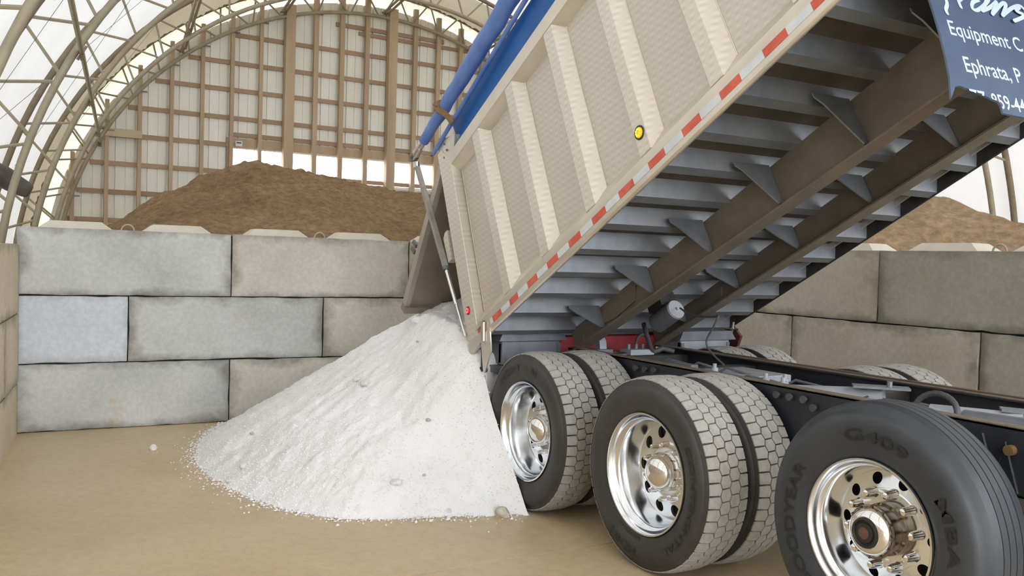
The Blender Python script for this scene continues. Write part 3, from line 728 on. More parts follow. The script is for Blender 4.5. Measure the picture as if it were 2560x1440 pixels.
# -- wheels ---------------------------------------------------------------
NB_ = 50
def crown(y, w=.25, r=.525): return r - .012 * abs((y - w / 2) / (w / 2)) ** 4
def tread_mesh():
    m = MB(); pa = 2 * PI / NB_; p = .0658; y0 = .0; w = .25
    def P(yy, tt, base=False):
        a = tt / .525; r = (crown(yy) if not base else .507); return (r * math.cos(a), yy, r * math.sin(a))
    q = pa * .525; GAP = .0075; PA_, PB_ = .0365, .0245
    def block(poly):
        n_ = len(poly); ys = [a for a, b in poly]; ts = [b for a, b in poly]
        cy, ct = (min(ys) + max(ys)) / 2, (min(ts) + max(ts)) / 2; sy, st = 1 - GAP / (max(ys) - min(ys)), 1 - GAP / (max(ts) - min(ts))
        top = [P(cy + (a - cy) * sy, ct + (b - ct) * st) for a, b in poly]; bot = [P(cy + (a - cy) * (sy + .03), ct + (b - ct) * (st + .03), True) for a, b in poly]
        m.add(top + bot, [tuple(range(n_))] + [(i, (i + 1) % n_, (i + 1) % n_ + n_, i + n_) for i in range(n_)])
    sp_ = PA_ + PB_
    for k in range(NB_):
        for col in range(2):
            cy = .125 + (col - .5) * sp_; ct = (k + .5 * col) * q
            block([(cy - PB_, ct - q / 2), (cy + PB_, ct - q / 2 + .004), (cy + PA_, ct), (cy + PB_, ct + q / 2 + .004), (cy - PB_, ct + q / 2), (cy - PA_, ct)])
        for side in range(2):
            ct = (k + (.5 if side == 0 else 0)) * q; sg = 1 if side == 0 else -1
            c0 = .125 - sg * sp_ / 2; xa, xb = c0 - sg * PA_, c0 - sg * PB_; xo = -.004 if side == 0 else .254
            block([(xo, ct - .47 * q), (xa, ct - .5 * q), (xb, ct), (xa, ct + .5 * q), (xo, ct + .47 * q)])
    return m.mesh('tread', 'rubber_tread')
SIDE_D = SIDE = [(.322, .03), (.327, .004), (.340, -.008), (.352, -.010), (.375, -.020), (.41, -.028), (.440, -.029), (.462, -.024), (.480, -.014), (.482, -.010), (.497, -.004), (.508, .002)]
SIDE_S = [(r if r > .44 else .44 - (.44 - r) * 1.25, y) for r, y in SIDE]
def tyre_mesh(name, R0=1.0, steer=False):
    SIDE = SIDE_S if steer else SIDE_D
    prof = list(SIDE)
    if not steer:
        prof += [(.508, .03), (.509, .125), (.508, .22)]
    else:
        prof = [(r, y) for r, y in SIDE[:-2]] + [(.500, .004), (.514, .022)]
        for c in (.065, .105, .145, .185):
            prof += [(.524, c - .0028), (.5185, c - .002), (.5185, c + .002), (.524, c + .0028)]
        prof = prof[:11] + [(.518, .024)] + prof[11:] + [(.516, .228), (.505, .246)]
    prof += [(r, .25 - y) for r, y in reversed(SIDE)]
    m = MB(); m.lathe_y(prof, 96); return m.mesh(name, 'rubber_steer' if steer else 'rubber')
def rim_mesh(deep, Rr, holes=10, hr=.031, hrad=.215):
    k = Rr / .33; m = MB()
    inner = .268 * k
    m.lathe_y([(.318 * k, .03), (.326 * k, .006), (.330 * k, -.004), (.328 * k, -.012), (.320 * k, -.013), (.312 * k, -.004), (.307 * k, .012), (.300 * k, .030), (.294 * k, .034), (.288 * k, .040), (.283 * k, .055), (.282 * k, deep * .55), (.279 * k, deep * .72), (inner + .003, deep - .012), (inner - .002, deep - .002)], 72)
    # disc with hand holes: outer ring inner -> .165, then to .09
    r_in, r_out = .165, inner - .002; nS = holes
    sec = 2 * PI / nS; NP = 24
    def yy(r): return deep - .002 - .022 * ((r_out - r) / (r_out - r_in))
    for s_ in range(nS):
        a0 = s_ * sec; rc = hrad; circ = []; rect = []
        sa = sec / 2; per = [(r_out, sa * (-1 + 2 * i / 7)) for i in range(7)] + [(r_out + (r_in - r_out) * i / 5, sa) for i in range(5)] + [(r_in, sa * (1 - 2 * i / 7)) for i in range(7)] + [(r_in + (r_out - r_in) * i / 5, -sa) for i in range(5)]
        for (pr_, pa_) in per:
            t = math.atan2(pa_ * rc, pr_ - rc); circ.append((rc + hr * math.cos(t), hr * math.sin(t) / rc)); rect.append((pr_, pa_))
        v = [(r * math.cos(a0 + a), yy(r), r * math.sin(a0 + a)) for r, a in rect] + [(r * math.cos(a0 + a), yy(r), r * math.sin(a0 + a)) for r, a in circ] + [(r * math.cos(a0 + a), yy(r) + .018, r * math.sin(a0 + a)) for r, a in circ]
        f = [(q, (q + 1) % NP, NP + (q + 1) % NP, NP + q) for q in range(NP)] + [(NP + q, NP + (q + 1) % NP, 2 * NP + (q + 1) % NP, 2 * NP + q) for q in range(NP)]
        m.add(v, f, True)
    y2 = yy(r_in)
    m.lathe_y([(r_in + .0008, y2), (.16, y2 - .003), (.125, y2 - .004), (.10, y2 - .002), (.095, y2 + .01)], 60)
    return m, y2
def curved_text(m, body, rad, a_start, a_end, size, y, tab):
    """lettering reading clockwise (seen from -y) with its tops outward, from angle a_start down to a_end (degrees)"""
    vs, fs = text_geo(body, .012); wd = max(v[0] for v in vs)
    def side_y(r): return lerp_tab(r, [p[0] for p in tab], [p[1] for p in tab]) - (.006 if tab is SIDE_S else .005)
    out = []
    for (tx, ty) in vs:
        a = R(a_start + (a_end - a_start) * tx / wd); r = rad + ty * size - size / 2; out.append((r * math.cos(a), side_y(r) if y is None else y, r * math.sin(a)))
    n_ = len(out); m.add(out, fs)
TREAD = tread_mesh(); TYRE = tyre_mesh('tyre'); TYRE_S = tyre_mesh('tyre', steer=True)
rimD, ryD = rim_mesh(.178, .33, hr=.034); RIM_D = rimD.mesh('rim', 'rim')
rimS, ryS = rim_mesh(.145, .298, hr=.025, hrad=.205); RIM_S = rimS.mesh('rim', 'rim')
def dark_disc(y):
    m = MB(); m.lathe_y([(.001, y), (.275, y)], 40); m.lathe_y([(.275, y), (.28, .24)], 40); return m.mesh('brake_drum', 'brake')
BRK = dark_disc(.20); BRK_IN = dark_disc(.03)
def hubcap():
    m = MB(); m.lathe_y([(.104, ryD - .002), (.106, .118), (.104, .108), (.100, .104), (.098, .098), (.088, .075), (.070, .056), (.045, .044), (.02, .039), (.0005, .038)], 48); return m.mesh('hub_cap', 'chrome')
HUBC = hubcap()
def nutmesh(L, r):
    m = MB(); m.lathe_y([(r * 1.2, 0), (r * 1.15, -.008), (r, -.012), (r * .98, -L * .7), (r * .75, -L * .92), (r * .3, -L), (.0005, -L)], 14); return m.mesh('lug_nut', 'chrome')
NUT = nutmesh(.05, .015); NUT_S = nutmesh(.068, .019)
def wheel(x, y, z, kind, flip=False, letters=None, rot=0, label=None):
    t = link('tyre', TYRE_S if kind == 'steer' else TYRE, truck, tp(x, y, z), (0, rot, PI if flip else 0), (1, 1, 1) if kind != 'steer' else (1.008, 1, 1.008))
    if label: t['label'] = label
    if kind != 'steer': link('tread', TREAD, t)['label'] = 'dust-pale honeycomb tread'
    if kind == 'outer':
        link('rim', RIM_D, t); link('brake_drum', BRK, t); link('hub_cap', HUBC, t)
        for k in range(10): a = 2 * PI * k / 10 + .3; link('lug_nut', NUT, t, (.150 * math.cos(a), ryD, .150 * math.sin(a)))
    elif kind == 'steer':
        link('rim', RIM_S, t); link('brake_drum', BRK, t)
        m = MB(); m.lathe_y([(.106, ryS), (.106, ryS - .02), (.098, ryS - .03), (.098, .040), (.108, .034), (.108, .026), (.10, .022)], 48)
        for k in range(12):
            a = 2 * PI * k / 12; m.tube([(.103 * math.cos(a), .030, .103 * math.sin(a)), (.103 * math.cos(a), .018, .103 * math.sin(a))], .006, 6)
        m.obj('hub', 'hubm', t)
        m = MB(); m.lathe_y([(.098, .026), (.099, .018), (.096, .010), (.086, -.004), (.076, -.012), (.066, -.016), (.060, -.014)], 48); m.obj('hub_cap', 'chrome', t)
        m = MB(); m.lathe_y([(.062, -.008), (.060, -.018), (.052, -.021), (.047, -.013), (.042, -.013), (.039, -.019), (.022, -.022), (.0005, -.022)], 40); m.obj('oil_window', 'black', t)
        m = MB(); m.lathe_y([(.024, -.0225), (.0005, -.024)], 24); m.obj('oil_plug', 'plug', t, label='rusty brown centre plug')
        for k in range(10):
            a = 2 * PI * k / 10 + .12; link('lug_nut', NUT_S, t, (.152 * math.cos(a), ryS, .152 * math.sin(a)))
    else:
        link('brake_drum', BRK_IN, t)
    if letters:
        for (body, rad, a0, a1, size) in letters:
            m = MB(); curved_text(m, body, rad, a0, a1, size, None, SIDE_S if kind == 'steer' else SIDE_D); m.obj('sidewall_lettering', 'rubber_letter', t)
    return t
MAT['hubm'] = chrome('brown_reflecting_hub', (.22, .185, .145), .22)
MAT['plug'] = mat_noise('rusty_plug', (.10, .04, .02), (.14, .07, .05), 20, .6)
for i, x in enumerate((-1.265, 0)):
    L = ([('HDR1', .418, 137, 99, .042), ('N', .425, 76, 68, .05)], [('CONTINENTAL', .422, 31, -61, .042), ('HDR1', .428, -93, -124, .046), ('285/75R24.5', .352, -90, -122, .018)])[i]
    wheel(x, 0, .525, 'outer', letters=L, rot=0, label=('outer drive tyre of the rearmost axle, beside the salt', 'outer drive tyre of the middle axle')[i])
    wheel(x, .335, .525, 'inner', rot=.03 + i * .05)
    wheel(x, 2.19, .525, 'outer', True, rot=.02); wheel(x, 2.19 - .335, .525, 'inner', True, rot=.05)
wheel(1.379, .048, .592, 'steer', letters=[('G409', .392, 106, 62, .048), ('MBA', .392, 34, -4, .048), ('GOODYEAR', .385, 232, 146, .05)], label='smooth ribbed tyre of the lift axle with deep polished rim')
wheel(1.379, 2.142, .592, 'steer', True)

# ------------------------------------------------------------------ raised body (local frame: X along floor, Z up from floor, origin at rear lower corner)
PHI = .5063
OB = (-2.165, 0, .882)
sheet = MB(); BW0, BW1 = -.054, 2.20; PD = .075      # near face, far face, pocket depth
XS, XE = .20, 5.35; HT = 1.513
def L(x, y, z): return (x, y - TY, z)
# inner sheets: near side, far side, floor, front
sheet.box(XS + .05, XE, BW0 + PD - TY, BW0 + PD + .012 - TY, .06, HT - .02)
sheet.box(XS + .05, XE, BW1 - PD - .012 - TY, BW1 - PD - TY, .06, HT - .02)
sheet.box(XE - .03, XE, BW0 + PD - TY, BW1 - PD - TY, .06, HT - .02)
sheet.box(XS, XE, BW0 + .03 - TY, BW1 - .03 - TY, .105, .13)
DB = sheet.obj('dump_body', 'body_panel_shaded', truck, (OB[0], 0, OB[2])); DB.rotation_euler = (0, -PHI, 0)
# ribs (near side measured one by one; far side mirrored)
TLs = [.524, .996, 1.538, 2.096, 2.646, 3.196, 3.75, 4.30]; BSs = [.382, .925, 1.461, 2.019, 2.588, 3.192, 3.77, 4.34]
def rib(sgn, xt, xb, w, yf):
    """flat-faced vertical rib between sill and top rail; xt/xb = front edge at top/bottom"""
    m = MB(); zt, zb = 1.41, .148; y0 = yf; y1 = yf + sgn * PD
    f0 = [(xt - w, zt), (xt, zt), (xb, zb), (xb - w, zb)]
    v = [L(a, y0, b) for a, b in f0] + [L(f0[0][0] - .0, y1, zt), L(f0[1][0] + .055, y1, zt), L(f0[2][0] + .060, y1, zb), L(f0[3][0], y1, zb)]
    m.add(v, [(0, 1, 2, 3), (7, 6, 5, 4), (0, 4, 5, 1), (1, 5, 6, 2), (2, 6, 7, 3), (3, 7, 4, 0)])
    return m
for sgn, yf in ((1, BW0), (-1, BW1)):
    for i in range(1, 8):
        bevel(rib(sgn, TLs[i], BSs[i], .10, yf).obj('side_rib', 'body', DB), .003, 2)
        # bright weld bead at the foot of the rib's forward face
        m = MB(); y1 = yf + sgn * (PD - .002); m.tube([L(TLs[i] + .057, y1, 1.41), L(BSs[i] + .060, y1, .22)], .0045, 6); m.obj('weld_bead', 'aluminium_dull', DB)
    # rear corner post, wider
    m = MB(); y1 = yf + sgn * PD
    yo = yf - sgn * .003
    a = [(.345, 1.62), (.42, 1.62), (.524, 1.41), (.382, .148), (.375, .06), (.205, .06)]
    v = [L(p[0], yo, p[1]) for p in a] + [L(p[0], y1, p[1]) for p in a]
    m.add(v, [tuple(range(6)), tuple(range(11, 5, -1))] + [(k, k + 6, (k + 1) % 6 + 6, (k + 1) % 6) for k in range(6)])
    bevel(m.obj('corner_post', 'body', DB), .004)
    m = MB(); m.tube([L(.54, y1 - sgn * .002, 1.41), L(.40, y1 - sgn * .002, .2)], .0045, 6); m.obj('weld_bead', 'aluminium_dull', DB)
    # top rail with a sloping underside
    m = MB(); m.prism([(yf - TY, 1.513), (yf + sgn * (PD + .02) - TY, 1.513), (yf + sgn * (PD + .02) - TY, 1.36), (yf + sgn * PD - TY, 1.36), (yf - TY, 1.415)], 'x', .40, XE)
    bevel(m.obj('top_rail', 'aluminium_dull', DB), .003)
    # bottom sill: vertical band then ledge sloping in to the sheet
    zl = 0
    m = MB(); m.prism([(yf - TY, zl + .012), (yf - TY, .142), (yf + sgn * PD - TY, .235), (yf + sgn * (PD + .01) - TY, .235), (yf + sgn * (PD + .01) - TY, .19), (yf + sgn * .022 - TY, .12), (yf + sgn * .022 - TY, zl), (yf + sgn * .008 - TY, zl)], 'x', .22, XE)
    bevel(m.obj('bottom_sill', 'aluminium_dull' if sgn > 0 else 'brake', DB), .004)  # far sill takes the dark iron colour to imitate shade under the body
# reflective tape
bnd = [.616, .752, .88, 1.004, 1.14, 1.275, 1.41, 1.545, 1.682, 1.819, 1.955, 2.1, 2.241, 2.386, 2.532, 2.676, 2.83, 2.976, 3.131, 3.28, 3.439, 3.591, 3.745, 3.9, 4.05, 4.2]
def tape(a, b, mat):
    m = MB(); m.box(a, b, BW0 - .0022 - TY, BW0 - TY, .045, .0875); m.obj('reflective_tape', mat, DB, label='red tape piece' if 'red' in mat else 'white tape piece')
tape(.572, .616, 'tape_white')
for i in range(len(bnd) - 1): tape(bnd[i], bnd[i + 1], 'tape_white' if i % 2 else 'tape_red')
m = MB(); m.box(.37, .42, BW0 - .0022 - TY, BW0 - TY, .045, .09); m.obj('reflective_tape', 'tape_red', DB, label='short red tape piece on the rear corner')
# marker lights
def lamp(x, z, r, mat, nm, led=8):
    m = MB(); m.lathe_y([(.0005, -.004), (r, -.004), (r * 1.28, -.006), (r * 1.34, 0)], 28, L(x, BW0, z)); g_ = m.obj(nm, 'rubber_letter', DB)
    m = MB(); m.lathe_y([(.0005, -.013), (r * .6, -.012), (r * .95, -.008), (r, -.003)], 28, L(x, BW0, z)); m.obj('lens', mat, g_)
    m = MB()
    for k in range(led): a = 2 * PI * k / led; m.tube([L(x + r * .62 * math.cos(a), BW0 - .011, z + r * .62 * math.sin(a)), L(x + r * .62 * math.cos(a), BW0 - .0135, z + r * .62 * math.sin(a))], r * .16, 8)
    m.obj('led_dots', mat + '_hot', g_)
MAT['amber_hot'] = emis('amber_led', (1, .75, .1), 2.0, (.6, .3, 0)); MAT['redlamp_hot'] = emis('red_led', (1, .25, .3), 1.6, (.6, .1, .1))
lamp(2.543, .275, .030, 'amber', 'side_marker_light'); lamp(.300, .283, .024, 'redlamp', 'side_marker_light')
m = MB(); m.prism([(.19, 1.0), (.235, 1.0), (.21, .76), (.15, .76), (.15, .97)], 'y', BW0 - .0 - TY, BW0 + .05 - TY); m.obj('latch_plate', 'body', DB)
# small gusset where top rail ends at the rear, with bolts
m = MB(); m.prism([(.40, 1.50), (.60, 1.50), (.66, 1.60), (.44, 1.70), (.36, 1.66)], 'y', BW0 + .004 - TY, BW0 + .016 - TY); tg = m.obj('tarp_bracket', 'aluminium_dull', DB)
for x, z in ((.5, 1.56), (.48, 1.63), (.44, 1.53)):
    m = MB(); m.tube([L(x, BW0 + .004, z), L(x, BW0 - .006, z)], .009, 8); m.obj('bracket_bolt', 'clip', tg)
m = MB(); m.prism([(.34, 1.40), (.50, 1.43), (.60, 1.50), (.66, 1.60), (.44, 1.68), (.35, 1.64)], 'y', BW0 + .018 - TY, BW0 + .07 - TY); m.obj('rail_end', 'aluminium_dull', DB)
# hinge pin tube and lug at the lower rear corner
m = MB(); m.tube([L(.50, BW0 - .012, .10), L(.44, BW0 - .012, -.02)], .02, 12); m.obj('gate_pin', 'dull_metal', DB)
m = MB(); m.tube([L(.36, BW0 - .008, .095), L(.5, BW0 - .008, .115)], .006, 8); m.obj('latch_rod', 'dull_metal', DB)
m = MB(); m.prism([(.195, .062), (.44, .062), (.44, .0), (.23, -.03), (.185, .0)], 'y', BW0 - .005 - TY, BW0 + .02 - TY); m.obj('rear_lip', 'aluminium_dull', DB)
m = MB(); m.prism([(.40, .03), (.55, .03), (.50, -.12), (.345, -.225), (.33, -.20)], 'y', BW0 - .004 - TY, BW0 + .006 - TY); hp = m.obj('hinge_plate', 'aluminium_dull', DB)
m = MB(); m.tube([L(.35, BW0 + .03, .0), L(.27, BW0 + .03, -.17)], .013, 8); m.tube([L(.27, BW0 + .01, -.17), L(.27, BW0 + .06, -.17)], .02, 12); m.obj('latch_hook', 'brake', DB)
MAT['under_dark'] = mat_noise('grimy_shaded_floor_plate', (.055, .046, .038), (.09, .077, .062), 4, .7)  # grime and the shadow between the crossmembers, both put into this dark colour
# crossmembers (hat channels) under the floor
hat = MB(); hat.add([L(x, y, z) for y in (BW0 + .024, BW1 - .024) for x, z in ((0, .104), (.012, .006), (.078, .006), (.128, .104))],
                    [(0, 1, 2, 3), (7, 6, 5, 4), (0, 4, 5, 1), (1, 5, 6, 2), (2, 6, 7, 3), (3, 7, 4, 0)])
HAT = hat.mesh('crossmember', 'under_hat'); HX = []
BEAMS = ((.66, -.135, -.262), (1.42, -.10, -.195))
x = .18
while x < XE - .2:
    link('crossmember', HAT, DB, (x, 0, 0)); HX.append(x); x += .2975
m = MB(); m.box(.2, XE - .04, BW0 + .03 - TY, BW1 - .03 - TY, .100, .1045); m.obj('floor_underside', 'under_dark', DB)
# long beams
for y, ha, hb in BEAMS:
    XB = 4.07 if y < 1 else 4.8
    m = MB(); 
    def hz(x): return ha + (hb - ha) * (x - .5) / 3.0
    m.prism([(.50, hz(.5)), (XB, hz(XB)), (XB, .02), (.50, .02)], 'y', y - .006 - TY, y + .006 - TY)
    m.prism([(.50, hz(.5) - .012), (XB, hz(XB) - .012), (XB, hz(XB)), (.50, hz(.5))], 'y', y - .05 - TY, y + .055 - TY)
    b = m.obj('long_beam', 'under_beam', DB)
    m = MB(); m.prism([(.55, hz(.55) + .018), (XB, hz(XB) + .018), (XB, hz(XB) + .026), (.55, hz(.55) + .026)], 'y', y - .014 - TY, y - .006 - TY); m.obj('beam_bead', 'under_beam', DB)
    m = MB(); m.prism([(.95, -.02), (1.35, -.03), (1.30, -.12), (1.05, -.13), (.85, -.10)], 'y', y - .018 - TY, y - .006 - TY); m.obj('doubler_plate', 'under_beam', DB)
    m = MB(); g_ = .0
    for k in range(2, len(HX), 2):
        xx = HX[k] + .13
        if xx > XB: continue
        m = MB(); hq = hz(xx) + .012; pl = [(y - .27, .006), (y - .22, -.03), (y - .045, hq), (y - .012, hq - .004), (y - .012, .03), (y - .27, .03)]
        m.prism([(a - TY, b_) for a, b_ in pl], 'x', xx, xx + .008); m.obj('gusset_plate', 'under_hat', DB)
# vibrator / tank hanging between the beams with its cable
m = MB(); m.tube([L(1.02, 1.02, -.16), L(1.24, 1.02, -.16)], .07, 28); vt = m.obj('air_cylinder', 'grey_steel', DB)
m = MB(); m.tube([L(1.24, 1.02, -.16), L(1.255, 1.02, -.16)], [.07, .066], 28); m.tube([L(1.255, 1.02, -.16), L(1.27, 1.02, -.16)], .010, 8); m.obj('end_cap', 'tank', vt)
m = MB(); m.box(1.05, 1.2, .95 - TY, 1.09 - TY, -.10, .0); m.obj('cylinder_mount', 'brake', vt)
m = MB(); pts = [(-.93, 1.0, 1.36), (-.88, .98, 1.352), (-.80, .95, 1.335), (-.66, .93, 1.325), (-.52, .92, 1.33), (-.46, .91, 1.34), (-.455, .90, 1.32), (-.50, .9, 1.25), (-.545, .9, 1.18), (-.53, .9, 1.13), (-.46, .9, 1.08), (-.38, .9, 1.04)]
def smooth_path(P, n_=4):
    P = [Vector(p) for p in P]; out = []
    for i in range(len(P) - 1):
        p0, p1, p2, p3 = P[max(i - 1, 0)], P[i], P[i + 1], P[min(i + 2, len(P) - 1)]
        for k in range(n_):
            t = k / n_; out.append(.5 * ((2 * p1) + (-p0 + p2) * t + (2 * p0 - 5 * p1 + 4 * p2 - p3) * t * t + (-p0 + 3 * p1 - 3 * p2 + p3) * t ** 3))
    out.append(P[-1]); return out
m.tube([tp(*p) for p in smooth_path(pts)], .0065, 8); m.obj('drooping_cable', 'hose', truck)
# tailgate, hinged at the top and swung open (world coordinates in the truck frame)
def TG(t, y, d):      # t down the gate 0..1.27, d outward thickness
    a = Vector((-2.607, 0, 2.329)); dn = Vector((-.515, 0, -.857)); nr = Vector((-.857, 0, .515)); p = a + dn * t + nr * d; return (p.x, y - TY, p.z)
def slab(t0, t1, y0, y1, d0, d1):
    m = MB(); v = [TG(t, y, d) for t in (t0, t1) for y in (y0, y1) for d in (d0, d1)]
    m.add(v, [(0, 1, 3, 2), (4, 6, 7, 5), (0, 4, 5, 1), (2, 3, 7, 6), (0, 2, 6, 4), (1, 5, 7, 3)]); return m
MAT['gate_light'] = mat_noise('scuffed_gate_edge', (.36, .31, .25), (.46, .41, .34), 4, .5, .4)
MAT['gate'] = mat_noise('scuffed_gate_aluminium', (.26, .21, .16), (.38, .32, .25), 2.5, .5, .5, .1, .002, 50)
gate = slab(-.05, 1.27, .0, 2.14, 0, .02).obj('tailgate', 'gate', truck)
slab(-.05, 1.30, -.045, -.001, -.01, .06).obj('gate_edge', 'gate_light', gate); slab(-.05, 1.30, 2.141, 2.185, -.01, .06).obj('gate_edge', 'gate_light', gate)
slab(1.27, 1.33, -.05, 2.19, -.035, .05).obj('gate_lip', 'gate', gate)
for y in (.55, 1.1, 1.65): slab(.05, 1.25, y - .05, y + .05, .02, .1).obj('gate_rib', 'aluminium_dull', gate)
slab(.12, .16, 0, 2.14, -.012, 0).obj('gate_seam', 'gate', gate)
for t in (.74, .80):
    m = MB(); a = Vector(TG(t, -.03, .10)); b = Vector(TG(t, -.03, .18)); m.bar(a, b, .02, .035); m.obj('chain_slot', 'clip', gate)
for y in (.0, 2.12):   # hinge arms from the body to the gate
    m = MB(); m.bar((-2.63, y - TY, 2.35), (-2.40, y - TY, 2.42), .03, .10); m.obj('hinge_arm', 'aluminium_dull', gate)

# tarp: side sheet, rolled tube, rod, straps, crank arm ------------------------------
t_ = MB()
def arcp(x, k): # bowed sheet from lip to the roll
    return L(x, BW0 + .03 + .02 * math.sin(k * PI), 1.50 + (.26) * k)
rows_ = [[arcp(x, k / 5) for k in range(6)] for x in (.60, 5.3)]
vv = rows_[0] + rows_[1]; t_.add(vv, [(i, i + 1, i + 7, i + 6) for i in range(5)])
vv2 = [(p[0], p[1] + .008, p[2]) for p in vv]; t_.add(vv2, [(i, i + 1, i + 7, i + 6) for i in range(5)])
t_.add([L(.62, BW0 + .035, 1.755), L(5.3, BW0 + .035, 1.755), L(5.3, 1.1, 1.98), L(.62, 1.1, 1.98)], [(0, 1, 2, 3)]); t_.add([L(.62, 1.1, 1.98), L(5.3, 1.1, 1.98), L(5.3, BW1, 1.52), L(.62, BW1, 1.52)], [(0, 1, 2, 3)])
ts = t_.obj('tarp_sheet', 'tarp_flat', truck, (OB[0], 0, OB[2])); ts.rotation_euler = (0, -PHI, 0)
m = MB(); pts = []; rad = []
for k in range(60):
    x = .22 + 5.1 * k / 59; pts.append(L(x, BW0 - .03 + .004 * math.sin(k * 1.7), 1.833 + .055 * (x - .22) / 2 + .004 * math.sin(k * 1.1))); rad.append((.040 + .023 * min(1, (x - .22) / 1.1)) * (1 + .03 * math.sin(k * 2.1)))
m.tube(pts, rad, 20); roll = m.obj('tarp_roll', 'tarp', ts)
m = MB(); m.tube([L(.30, BW0 - .01, 1.665), L(1.87, BW0 - .01, 1.752), L(5.2, BW0 - .01, 1.9)], .017, 10); m.obj('tarp_rod', 'tarp', ts)
def strap(x):
    m = MB(); c = Vector(L(x, BW0 - .03, 1.833 + .055 * (x - .22) / 2)); P = []
    for k in range(9): a = R(150 - 30 * k); P.append(c + Vector((.0, -math.cos(a) * .058 * -1, math.sin(a) * .062)))
    pts = [L(x, BW0 - .03 + .02, c.z + .055), L(x - .01, BW0 - .09, c.z + .025), L(x - .01, BW0 - .094, c.z - .02), L(x + .02, BW0 - .06, c.z - .075), L(x + .05, BW0 - .035, c.z - .15), L(x + .06, BW0 - .03, c.z - .19)]
    P = smooth_path(pts, 3)
    for i in range(len(P) - 1): m.bar(P[i], P[i + 1] + (P[i + 1] - P[i]) * .15, .012, .045)
    m.obj('tarp_strap', 'strap', ts, label='brown rubber strap')
for x in (.66, 1.98, 3.3): strap(x)
m = MB(); m.tube([L(.26, BW0 - .03, 1.835), L(.13, BW0 - .03, 1.83)], .026, 14); m.tube([L(.14, BW0 - .03, 1.83), L(.04, BW0 - .03, 1.826)], .034, 14); m.obj('roll_end_joint', 'dull_metal', ts)
m = MB(); m.tube([L(.05, BW0 - .055, 1.826), L(.0, BW0 - .055, 1.82), L(-.01, BW0 - .055, 1.79)], .013, 8); m.tube([L(.05, BW0 - .005, 1.826), L(.0, BW0 - .005, 1.82), L(-.01, BW0 - .03, 1.79)], .013, 8); m.obj('universal_joint', 'clip', ts)
# telescoping crank arm
MAT['arm_grey'] = mat_noise('grey_arm_metal', (.26, .235, .21), (.36, .33, .29), 6, .45, .3)
A = Vector(tp(-3.045, -.06, 2.415)); Bp = Vector(tp(-2.385, -.075, 1.50)); Cp = Vector(tp(-2.195, -.08, 1.28)); Dp = Vector(tp(-2.035, -.075, 1.085))
Bp = A + (Dp - A) * .64; Cp = A + (Dp - A) * .83
m = MB(); m.bar(A, Bp, .036, .036); arm = m.obj('crank_arm', 'arm_grey', truck)
m = MB(); m.tube([Bp, Cp], .015, 12); m.obj('arm_middle_section', 'chrome', arm); m = MB(); m.tube([Cp, Dp], .0095, 10); m.obj('arm_inner_section', 'chrome', arm)
m = MB(); m.tube([A + Vector((0, 0, .03)), A - Vector((0, 0, .02))], .03, 12); m.obj('arm_socket', 'dull_metal', arm)
m = MB(); m.tube([Bp - (Dp - A).normalized() * .03, Bp], .026, 12); m.obj('arm_collar', 'clip', arm)

# lettered flap hanging under the front of the body ------------------------------------
FX = 4.10; FL_OUT = [(.13, 0.0), (.116, -.183), (.098, -.254), (.068, -.356), (.023, -.479), (-.017, -.576), (-.081, -.685), (-.056, -.662), (-.012, -.619), (.018, -.613), (.09, -.624), (.164, -.642), (.22, -.656), (.227, -.669), (.212, -.71), (.253, -.711), (.347, -.712), (.98, -.73), (1.0, 0.0)]
m = MB(); m.prism([(a - TY, b) for a, b in FL_OUT], 'x', FX - .008, FX); flap = m.obj('lettered_flap', 'flap', DB, label='dark blue mud flap with pale lettering')
def flap_text(body_, y0, y1, z0, cap, lean=.30, name='flap_lettering'):
    vs, fs = text_geo(body_, .008); wd = max(v[0] for v in vs)
    verts = [L(FX + .0006, y0 + (y1 - y0) * tx / wd + ty * cap * lean, z0 + ty * cap) for tx, ty in vs]
    bm = bmesh.new(); bv = [bm.verts.new(v) for v in verts]
    for f in fs:
        try: bm.faces.new([bv[i] for i in f])
        except ValueError: pass
    return bm
def finish(bm, name='flap_lettering'):
    me = bpy.data.meshes.new(name); bm.to_mesh(me); bm.free(); me.materials.append(MAT['flap_text']); o = bpy.data.objects.new(name, me); COL.objects.link(o); o.parent = flap; return o
finish(flap_text('Equipment C', .137, .615, -.350, .077)); finish(flap_text('Ephrata, P', .111, .475, -.533, .077))
for part, ya_, yb_ in (('77-', .045, .165), ('859-44', .172, .385)):
    bm = flap_text(part, ya_, yb_, -.688, .068)
    for pa, pb in (((-.012, -.619), (.22, -.656)), ((.212, -.71), (.235, -.655))):
        if pa[0] < 0:
            nrm = Vector((0, (pb[1] - pa[1]), -(pb[0] - pa[0]))).normalized()
            # remove whatever lies below the torn edge left of y=.22
            geom = bm.verts[:] + bm.edges[:] + bm.faces[:]
            bmesh.ops.bisect_plane(bm, geom=geom, plane_co=L(FX, .225, -.6), plane_no=(0, 1, 0))
            geom = [q for q in bm.faces if q.calc_center_median().y < .225 - TY]
            es = set(e for f_ in geom for e in f_.edges); vs_ = set(v_ for f_ in geom for v_ in f_.verts)
            bmesh.ops.bisect_plane(bm, geom=list(vs_) + list(es) + geom, plane_co=L(FX, pa[0], pa[1] + .002), plane_no=nrm)
            kill = [q for q in bm.faces if q.calc_center_median().y < .225 - TY and q.calc_center_median().z < pa[1] + .002 + (pb[1] - pa[1]) * (q.calc_center_median().y + TY - pa[0]) / (pb[0] - pa[0])]
            bmesh.ops.delete(bm, geom=kill, context='FACES')
    finish(bm)
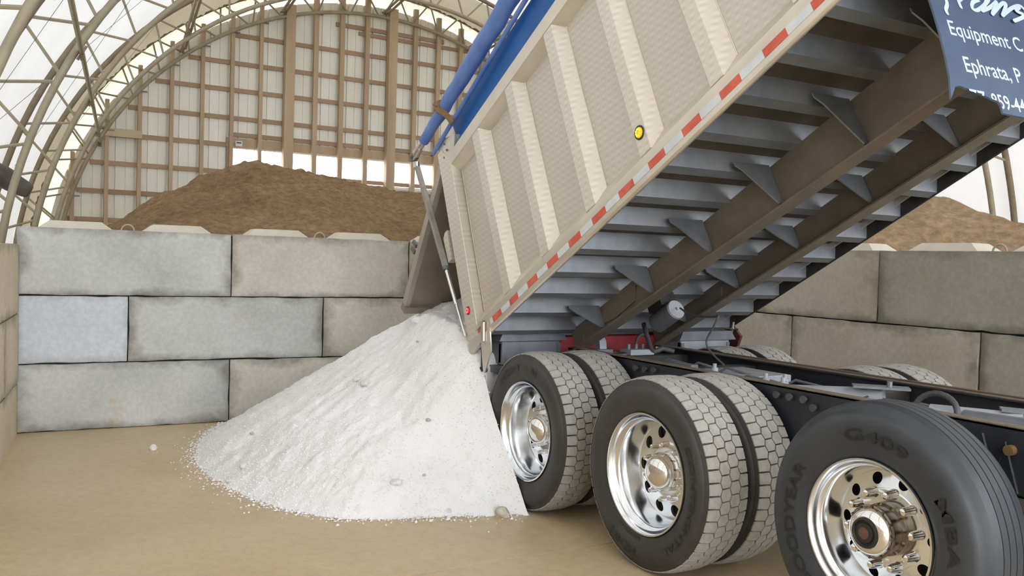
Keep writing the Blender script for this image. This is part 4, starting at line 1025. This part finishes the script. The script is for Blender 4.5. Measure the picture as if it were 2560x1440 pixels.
STR = [[(.226, -.120), (.232, -.157), (.218, -.187), (.191, -.216), (.185, -.238)], [(.34, -.10), (.333, -.134), (.319, -.147), (.312, -.178)], [(.325, -.14), (.346, -.128), (.37, -.105)],
       [(.486, -.1), (.425, -.128), (.395, -.167), (.426, -.17), (.506, -.124), (.56, -.085)], [(.536, -.098), (.457, -.168)],
       [(.457, -.168), (.537, -.132), (.613, -.086), (.573, -.124), (.519, -.174)], [(.519, -.174), (.637, -.095), (.679, -.081), (.646, -.118), (.591, -.168)],
       [(.591, -.168), (.699, -.106), (.782, -.074), (.803, -.089)], [(.775, -.083), (.724, -.116), (.768, -.126), (.745, -.148), (.656, -.186)]]
STR[0] = [(.19, -.09), (.45, -.055)][:0] + STR[0]
for grp in (STR[:1], STR[1:3], STR[3:]):
    m = MB()
    for s_ in grp:
        P = smooth_path([(0, a, b) for a, b in s_], 4)
        for i in range(len(P) - 1):
            a, b = P[i], P[i + 1]; d = (b - a).normalized(); n_ = Vector((0, -d.z, d.y)) * .0095; e_ = d * .006
            xo = FX + .0008 + .00012 * len(m.f) / 2; m.add([L(xo, q.y, q.z) for q in (a - n_, b - n_, b + n_, a + n_)], [(0, 1, 2, 3)]); m.add([L(xo + .00006, b.y + .0095 * math.cos(q * PI / 5), b.z + .0095 * math.sin(q * PI / 5)) for q in range(10)], [tuple(range(10))])
    m.obj('script_lettering', 'flap_text', flap)

# ------------------------------------------------------------------ dark pipe at far left among the trusses
m = MB(); m.tube(smooth_path([(-7.55, -3.62, 2.62), (-7.6, -3.3, 2.50), (-7.6, -3.06, 2.42), (-7.6, -2.92, 2.335), (-7.6, -2.80, 2.275), (-7.6, -2.775, 2.262)], 3), [.15, .148, .145, .14, .135, .13, .125, .12, .115, .105, .10, .092, .084, .07, .055, .02], 18)
MAT['pipe'] = mat_noise('dark_grimy_pipe', (.05, .04, .032), (.12, .10, .08), 6, .6)
pp = m.obj('pipe', 'pipe'); tag(pp, 'dark tapered pipe poking in between the roof trusses at far left', 'pipe')
